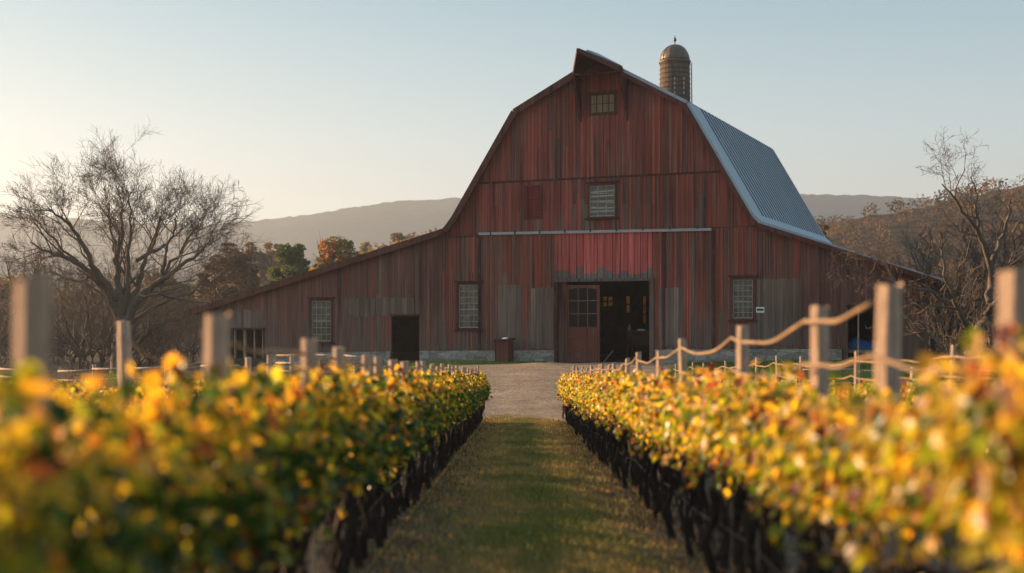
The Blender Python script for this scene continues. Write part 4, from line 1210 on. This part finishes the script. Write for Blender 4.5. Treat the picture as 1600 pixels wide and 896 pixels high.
def vines():
    protos = {}
    for kind, seeds in (('L', range(5)), ('R', range(5))):
        lst = []
        for sd in seeds:
            rs = np.random.RandomState(100 + sd + (50 if kind == 'R' else 0))
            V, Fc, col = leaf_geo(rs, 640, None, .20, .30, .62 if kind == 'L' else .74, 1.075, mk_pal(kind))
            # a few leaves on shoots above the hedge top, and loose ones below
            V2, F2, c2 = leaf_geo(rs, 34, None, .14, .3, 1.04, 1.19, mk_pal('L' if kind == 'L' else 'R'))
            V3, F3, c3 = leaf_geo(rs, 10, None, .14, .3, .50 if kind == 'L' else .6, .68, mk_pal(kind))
            sp = []
            for q in range(5):       # shoots standing out of the top
                a = np.array([rs.uniform(-.12, .12), rs.uniform(-.22, .22), 1.03]); d = np.array([rs.uniform(-.25, .25), rs.uniform(-.3, .3), 1.0]); ln = rs.uniform(.06, .17)
                for t in np.linspace(0, 1, 6): sp.append(a + d * ln * t + rs.normal(0, .012, 3))
            for q in range(2):       # shoots hanging down the sides
                sd_ = rs.choice([-1, 1]); a = np.array([sd_ * rs.uniform(.18, .26), rs.uniform(-.25, .25), .80]); ln = rs.uniform(.08, .22)
                for t in np.linspace(0, 1, 7): sp.append(a + np.array([sd_ * .05 * t, 0, -ln * t]) + rs.normal(0, .015, 3))
            sp = np.array(sp); V4, F4, c4 = leaf_geo(rs, len(sp), None, .2, .3, .5, 1.1, mk_pal(kind), pos=sp)
            F2 = F2 + len(V); F3 = F3 + len(V) + len(V2); F4 = F4 + len(V) + len(V2) + len(V3)
            V = np.concatenate([V, V2, V3, V4]); Fc = np.concatenate([Fc, F2, F3, F4]); col = np.concatenate([col, c2, c3, c4])
            v = empty('grapevine'); 
            vine_wood(sd + 40 + (9 if kind == 'R' else 0)).build('trunk', M['vine_bark'], v, True)
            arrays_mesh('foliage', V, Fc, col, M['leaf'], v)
            lst.append(v)
        protos[kind] = lst
    rng = random.Random(3); used = set()
    info = {'L': ('grapevines in the row left of the grass path', 'black-trunked grapevine with green and gold leaves left of the path'),
            'R': ('grapevines in the row right of the grass path', 'black-trunked grapevine with sunlit golden leaves right of the path'),
            'L2': ('grapevines in the second row to the left', 'grapevine in the second row, behind the left row along the path'),
            'R2': ('grapevines in the second row to the right', 'grapevine in the second row, behind the right row along the path')}
    def put(row, y, k, sx=1, sz=1):
        kind = row[0]
        p = protos[kind][k]
        if (kind, k) in used: o = copy_tree(p)
        else: o = p; used.add((kind, k))
        x = rowx(row, y) + rng.uniform(-.04, .04)
        o.location = (x, y, T(x, y)); o.rotation_euler = (0, 0, (math.pi if rng.random() < .5 else 0) + rng.uniform(-.12, .12)); o.scale = (sx, 1, sz)
        g, l = info[row]; tag(o, l, 'grapevine', g)
    n = 66
    for row in ('L', 'R'):
        for i in range(n):
            y = 1.9 + .475 * i
            sz = rng.uniform(.92, 1.08); sx = rng.uniform(.9, 1.15)
            if row == 'R' and 2.6 < y < 4.2: sz *= 1.04
            if y > 14 and row == 'R': sx *= .95
            put(row, y, rng.randrange(5), sx, sz)
    for row in ('L2', 'R2'):
        for i in range(40):
            y = 8.5 + .62 * i; put(row, y, rng.randrange(5), rng.uniform(.9, 1.2), rng.uniform(.9, 1.02))
vines()

# posts
ORD = ['first', 'second', 'third', 'fourth', 'fifth', 'sixth', 'seventh', 'eighth', 'ninth', 'tenth', 'eleventh', 'twelfth', 'thirteenth', 'fourteenth', 'fifteenth', 'sixteenth', 'seventeenth', 'eighteenth', 'nineteenth', 'twentieth',
       'twenty-first', 'twenty-second', 'twenty-third', 'twenty-fourth', 'twenty-fifth', 'twenty-sixth', 'twenty-seventh', 'twenty-eighth', 'twenty-ninth', 'thirtieth', 'thirty-first', 'thirty-second']
def post_mesh(seed, w, h):
    rng = random.Random(seed); mb = MB(); n = 7; rings = []
    for i in range(n):
        z = -.15 + (h + .15) * i / (n - 1); k = 1 + rng.uniform(-.05, .05); ox, oy = rng.uniform(-.004, .004), rng.uniform(-.004, .004)
        if i == n - 1: k *= .93
        c = w / 2 * k; b = c * .82
        for (x, y) in ((-b, -c), (b, -c), (c, -b), (c, b), (b, c), (-b, c), (-c, b), (-c, -b)): mb.v.append((x + ox, y + oy, z + (rng.uniform(-.012, .012) if i == n - 1 else 0)))
    mb.n = len(mb.v)
    for i in range(n - 1):
        for k in range(8): k2 = (k + 1) % 8; mb.f.append([i*8+k, i*8+k2, (i+1)*8+k2, (i+1)*8+k]); mb.c.append((1, 1, 1))
    mb.f.append([(n-1)*8+k for k in range(8)]); mb.c.append((1, 1, 1)); mb.f.append(list(reversed(range(8)))); mb.c.append((1, 1, 1))
    return mb
def posts():
    rng = random.Random(14); out = {}
    rows = {
      'L': [(2.62, 1.39, .060), (4.25, 1.395, .07), (6.0, 1.365, .062), (7.4, 1.36, .06), (8.75, 1.345, .055), (9.7, 1.33, .05), (10.7, 1.36, .075), (11.8, 1.35, .07), (13, 1.34, .05)] + [(13 + 1.22 * i, 1.36, .05) for i in range(1, 16)],
      'R': [(3.6, 1.49, .075), (4.9, 1.54, .078), (6.0, 1.52, .068), (8.1, 1.50, .062), (10.6, 1.5, .06), (12.7, 1.46, .055), (14.7, 1.45, .055), (16.3, 1.43, .05)] + [(16.3 + 1.25 * i, 1.37, .05) for i in range(1, 15)],
      'L2': [(11.3, 1.68, .10), (12.8, 1.42, .08), (14.6, 1.50, .06), (16.2, 1.42, .07)] + [(16.2 + 1.5 * i, 1.48, .055) for i in range(1, 11)],
      'R2': [(8.4 + 1.55 * i, 1.47, .035) for i in range(16)]}
    nm = {'L': 'the row left of the path', 'R': 'the row right of the path', 'L2': 'the second row to the left', 'R2': 'the second row to the right'}
    for r, lst in rows.items():
        tops = []
        for i, (y, h, w) in enumerate(lst):
            if r == 'L' and i > 2: y *= 1.07
            off = {'L': .03 if i < 3 else -.09, 'R': .19, 'L2': .1, 'R2': 0}[r]
            x = rowx(r, y) + off + (rng.uniform(-.03, .03) if i > 3 else 0); g = T(x, y); h2 = h + (rng.uniform(-.03, .03) if i > 4 else 0)
            o = post_mesh(i * 7 + len(r), w, h2).build('vineyard_stake' if r == 'R2' else 'vineyard_post', M['grey_wood'])
            o.location = (x, y, g); o.rotation_euler = (R(rng.uniform(-1.2, 1.2)), R(rng.uniform(-1.5, 1.5)), R({'L': 37 if i < 3 else 33, 'R': 22, 'L2': 40, 'R2': 20}[r] + rng.uniform(-6, 6)))
            tag(o, '%s %s from the front in %s' % (ORD[i], 'thin wooden stake' if r == 'R2' else 'squared grey wooden post', nm[r]), 'stake' if r == 'R2' else 'post', 'posts of ' + nm[r])
            tops.append((x, y, g + h2))
        out[r] = tops
    return out
PT = posts()
# sagging rails between the posts
def rails():
    rng = random.Random(23)
    spec = [('R', .07, .0100, 1, 'upper'), ('R', .27, .0085, 0, 'lower'), ('L', .06, .011, 1, 'upper'), ('L', .14, .009, 1, 'lower'),
            ('L2', .12, .016, 0, 'upper'), ('L2', .34, .014, 0, 'lower'), ('R2', .10, .009, 0, 'upper'), ('R2', .28, .008, 0, 'lower')]
    nm = {'L': 'the row left of the path', 'R': 'the row right of the path', 'L2': 'the second row to the left', 'R2': 'the second row to the right'}
    for r, dz, rad, st, lv in spec:
        tp = PT[r][st:]; pts = []; rr = []
        for (a, b) in zip(tp, tp[1:]):
            A = Vector(a) - Vector((.05, 0, dz)); Bq = Vector(b) - Vector((.05, 0, dz)); L = (Bq - A).length; sag = .022 * L * rng.uniform(.6, 1.4)
            for k in range(12):
                t = k / 12; q = A.lerp(Bq, t); q.z -= sag * 4 * t * (1 - t) * (1 + .12 * math.sin(5 * t)); q.z += .004 * math.sin(k * 1.1 + a[1]); pts.append(q); rr.append(rad * (1 + .12 * math.sin(k * .9 + a[1] * 3)))
        mb = MB(); mb.tube(pts, rr, 6); o = mb.build('sagging_rail', M['rope'], None, True)
        tag(o, '%s sagging tan rail strung from post to post along %s' % (lv, nm[r]), 'rail')
    # drip line through the trunks
    for r in ('L', 'R'):
        pts = [(rowx(r, y) + rng.uniform(-.01, .01) + (.05 if r == 'L' else -.05), y, T(rowx(r, y), y) + .33 + .02 * math.sin(y * 2.1)) for y in np.arange(1.7, 33.4, .4)]
        mb = MB(); mb.tube(pts, .006, 5); o = mb.build('drip_line', M['dark_metal'], None, True); tag(o, 'thin dark drip line threaded through the vine trunks of ' + nm[r], 'drip line')
rails()

# corral fences in the yard at the left
def corral(x0, y0, x1, y1, n, h, label, levels=(.35, .62, .9)):
    t = empty('rail_fence', (x0, y0, T(x0, y0))); o0 = Vector((x0, y0, T(x0, y0))); rng = random.Random(int(x0 * 7 + y0)); P = []
    for i in range(n):
        x = x0 + (x1 - x0) * i / (n - 1) + rng.uniform(-.05, .05); y = y0 + (y1 - y0) * i / (n - 1); p = Vector((x, y, T(x, y))) - o0; P.append(p)
        hh = h * rng.uniform(.94, 1.08); mb = post_mesh(i + 60, rng.uniform(.08, .12), hh); o = mb.build('post', M['grey_wood'], t); o.location = p; o.rotation_euler = (0, R(rng.uniform(-3, 3)), R(rng.uniform(0, 40)))
    for lv in levels:
        for a, b in zip(P, P[1:]):
            mb = MB(); A = a + Vector((0, -.06, h * lv + rng.uniform(-.04, .04))); Bq = b + Vector((0, -.06, h * lv + rng.uniform(-.04, .04))); m = A.lerp(Bq, .5) + Vector((0, 0, -.02))
            mb.tube([A, m, Bq], [.035, .04, .033], 6); mb.build('rail', M['grey_wood'], t, True)
    tag(t, label, 'fence')
corral(-14.5, 41, -8.2, 38.5, 6, 1.05, 'grey rail fence crossing the field in front of the left shed')
corral(-22, 47, -14.6, 41.5, 6, 1.0, 'low rail fence running away at the far left below the bare tree')
corral(-8.0, 43.5, -4.6, 41.0, 4, 1.0, 'short rail fence in front of the small dark doorway')
corral(8.5, 37.5, 19.5, 36.5, 8, .9, 'thin rail fence across the green lawn at the right', (.45, .85))

# ------------------------------------------------------------------ grass
def grass(name, n, sampler, hrange, cols, seed, label, wid=.0022, edge=0.0):
    rs = np.random.RandomState(seed); P = sampler(rs, n); n = len(P)
    h = rs.uniform(*hrange, n) * (0.6 + .8 * rs.rand(n)); a = rs.uniform(0, 2 * np.pi, n); lean = rs.uniform(.1, .75, n) * h; w = wid * rs.uniform(.7, 1.6, n) * (1 + P[:, 1] / 22)
    dx, dy = np.cos(a), np.sin(a); sx, sy = -dy * w, dx * w
    z = np.array([T(p[0], p[1]) for p in P]) - .005
    V = np.zeros((n, 6, 3)); 
    for k, (t, ww) in enumerate(((0, 1), (.55, .8), (1, .12))):
        cx = P[:, 0] + dx * lean * t ** 1.7; cy = P[:, 1] + dy * lean * t ** 1.7; cz = z + h * (t - .18 * t * t)
        V[:, 2 * k] = np.stack([cx - sx * ww, cy - sy * ww, cz], 1); V[:, 2 * k + 1] = np.stack([cx + sx * ww, cy + sy * ww, cz], 1)
    q = np.array([(0, 1, 3, 2), (2, 3, 5, 4)]); Fc = (q[None] + (np.arange(n) * 6)[:, None, None]).reshape(-1, 4)
    cc = np.array(cols); pat = np.array([.5 + .75 * noise.fractal((p[0] * 1.6, p[1] * 1.1, seed * 7.3), 1.0, 2.0, 4) + edge * (abs(p[0] - .12 - .006 * p[1]) - .45) for p in P])
    idx = np.clip((pat * len(cc) * .8 + rs.uniform(0, len(cc) * .5, n)).astype(int), 0, len(cc) - 1)
    col = np.repeat(cc[idx] * rs.uniform(.7, 1.3, (n, 1)), 2, 0)
    o = arrays_mesh(name, V.reshape(-1, 3), Fc, col, M['blade']); tag(o, label, 'grass', kind='stuff')
def path_s(rs, n):
    y = 5.2 + 28.9 * rs.rand(n) ** 1.1 + np.where(rs.rand(n) < .07, rs.uniform(0, 1.7, n), 0); d = np.clip(rs.normal(0, .48, n), -1.05, 1.05); keep = rs.rand(n) < (1 - .35 * np.abs(d))
    x = .12 + .006 * y + d; x = x[keep]; y = y[keep]; return np.stack([x, y], 1)
def under_s(rs, n):
    y = 2 + 31 * rs.rand(n); s = rs.randint(0, 4, n); bx = np.choose(s, [-1.0, 1.2, -2.3, 2.5]); sp = np.choose(s, [.25, .25, .8, .8]); return np.stack([bx + .006 * y + rs.normal(0, 1, n) * sp, y], 1)
def lawn_s(rs, n):
    y = 33.6 + 15 * rs.rand(n); x = 4.8 + 18 * rs.rand(n); l = np.array([y_ - (50.5 - (x_ - 7.2) * .44) for x_, y_ in zip(x, y)]); k = l < 0; return np.stack([x[k], y[k]], 1)
def patch_s(rs, n):
    x = -4.8 + 7.0 * rs.rand(n); y = 46.2 + 6.5 * rs.rand(n)
    e = np.array([50 - (x_ - 7.2) * .4452 * -1 * -1 for x_ in x]) + 3.206 * 0
    yb = 50 + (7.2 - 3.6 - x + 0) * 0.4452 - .15 * 1 - 0
    yb = 50 - (x - 3.6) * .4452 - .2
    k = (y < yb) & (y > yb - .8 - 2.6 * np.clip(1 - (x + 4.8) / 6.5, 0, 1) - .2 * rs.rand(len(x))) & (x < 1.4)
    return np.stack([x[k], y[k]], 1)
def field_s(rs, n):
    y = 34 + 26 * rs.rand(n) ** 1.2; x = -5.5 - 24 * rs.rand(n); return np.stack([x, y], 1)
DG = [(.15, .21, .055), (.19, .225, .07), (.24, .24, .085), (.31, .27, .11), (.38, .30, .14)]
grass('grass', 150000, path_s, (.022, .065), DG, 1, 'short green and straw grass on the path between the vine rows', edge=.7)
grass('grass', 26000, under_s, (.03, .08), [(.09, .08, .035), (.14, .11, .05), (.06, .08, .025)], 2, 'sparse dry grass and weeds beneath the vines')
grass('grass', 60000, lawn_s, (.03, .07), [(.04, .12, .02), (.05, .14, .025), (.07, .15, .035)], 3, 'mown green lawn in front of the right part of the barn')
grass('grass', 45000, patch_s, (.03, .10), [(.05, .13, .025), (.06, .15, .03)], 4, 'strip of green grass along the stone foundation left of the door')
grass('grass', 50000, field_s, (.06, .22), [(.14, .10, .05), (.20, .14, .07), (.10, .08, .04)], 5, 'dry brown field grass left of the yard')
def leaflitter():
    rs = np.random.RandomState(6); n = 900; y = 5 + 28 * rs.rand(n); s = rs.rand(n) < .5
    x = np.where(s, -.75 + rs.normal(0, .22, n), 1.0 + rs.normal(0, .22, n)) + .006 * y
    z = np.array([T(a, b) for a, b in zip(x, y)]) + .02; a = rs.uniform(0, 6.28, n); r = rs.uniform(.018, .035, n)
    V = np.zeros((n, 5, 3))
    for k in range(5): t = a + k * 1.2566; V[:, k] = np.stack([x + r * np.cos(t), y + r * np.sin(t), z + rs.uniform(-.012, .015, n)], 1)
    col = np.array([(.22, .13, .05), (.16, .08, .04), (.3, .2, .06)])[rs.randint(0, 3, n)]
    o = arrays_mesh('leaf_litter', V.reshape(-1, 3), np.arange(n * 5).reshape(-1, 5), col, M['far_leaf']); tag(o, 'fallen brown leaves scattered along both edges of the grass path', 'leaves', kind='stuff')
leaflitter()

# ------------------------------------------------------------------ air
def haze():
    mb = MB(); mb.box((-1060, -100, -5.5), (1060, 1700, 160))
    m, nt, out = newmat('evening_haze'); v = nt.nodes.new('ShaderNodeVolumePrincipled')
    v.inputs['Density'].default_value = HAZE; v.inputs['Color'].default_value = (.72, .86, 1.0, 1); v.inputs['Anisotropy'].default_value = .45
    nt.links.new(v.outputs[0], out.inputs['Volume'])
    o = mb.build('haze', m); tag(o, 'pale evening haze lying over the valley', 'haze', kind='stuff')
HAZE = .00042
haze()

# ------------------------------------------------------------------ sky, sun, camera
w = bpy.data.worlds.new('World'); sc.world = w; w.use_nodes = True; nt = w.node_tree
bg = nt.nodes['Background']; sky = nt.nodes.new('ShaderNodeTexSky'); sky.sky_type = 'NISHITA'; sky.sun_disc = False
sky.sun_elevation = SUN_EL; sky.sun_rotation = -(math.pi / 2 - SUN_AZ)
sky.air_density = 1.0; sky.dust_density = 1.4; sky.ozone_density = 1.0; sky.altitude = 200
g = N(nt)
tc = nt.nodes.new('ShaderNodeTexCoord'); sep = nt.nodes.new('ShaderNodeSeparateXYZ'); nt.links.new(tc.outputs['Generated'], sep.inputs[0])
grad = g.ramp(sep.outputs['Z'], [(.0, (2.40, 2.12, 1.95)), (.07, (2.38, 2.28, 2.12)), (.14, (2.0, 2.3, 2.32)), (.25, (1.05, 1.68, 1.95)), (.8, (.7, 1.2, 1.7))])
nt.links.new(g.mix(.84, sky.outputs[0], grad), bg.inputs['Color']); bg.inputs['Strength'].default_value = .105

s = Vector((-math.cos(SUN_AZ) * math.cos(SUN_EL), math.sin(SUN_AZ) * math.cos(SUN_EL), math.sin(SUN_EL)))
ld = bpy.data.lights.new('sun', 'SUN'); ld.energy = 5.0; ld.angle = R(.5); ld.color = (1.0, .61, .33)
lo = bpy.data.objects.new('sun', ld); C.objects.link(lo); lo.rotation_euler = s.to_track_quat('Z', 'Y').to_euler()

cd = bpy.data.cameras.new('camera'); cam = bpy.data.objects.new('camera', cd); C.objects.link(cam)
cam.location = (0, 0, CAMH); cam.rotation_euler = (R(90), 0, 0)
cd.sensor_width = 36; cd.lens = 45; cd.shift_x = 0; cd.shift_y = (HZ - 448) / 1600
cd.clip_start = .1; cd.clip_end = 4000
cd.dof.use_dof = True; cd.dof.focus_distance = 46; cd.dof.aperture_fstop = 1.3
sc.camera = cam
sc.view_settings.view_transform = 'Standard'; sc.view_settings.look = 'None'; sc.view_settings.gamma = 1; sc.view_settings.exposure = 1.45
cy = sc.cycles
cy.use_denoising = True; cy.max_bounces = 8; cy.diffuse_bounces = 3; cy.glossy_bounces = 2; cy.transmission_bounces = 4; cy.volume_bounces = 0; cy.transparent_max_bounces = 8
cy.sample_clamp_indirect = 6
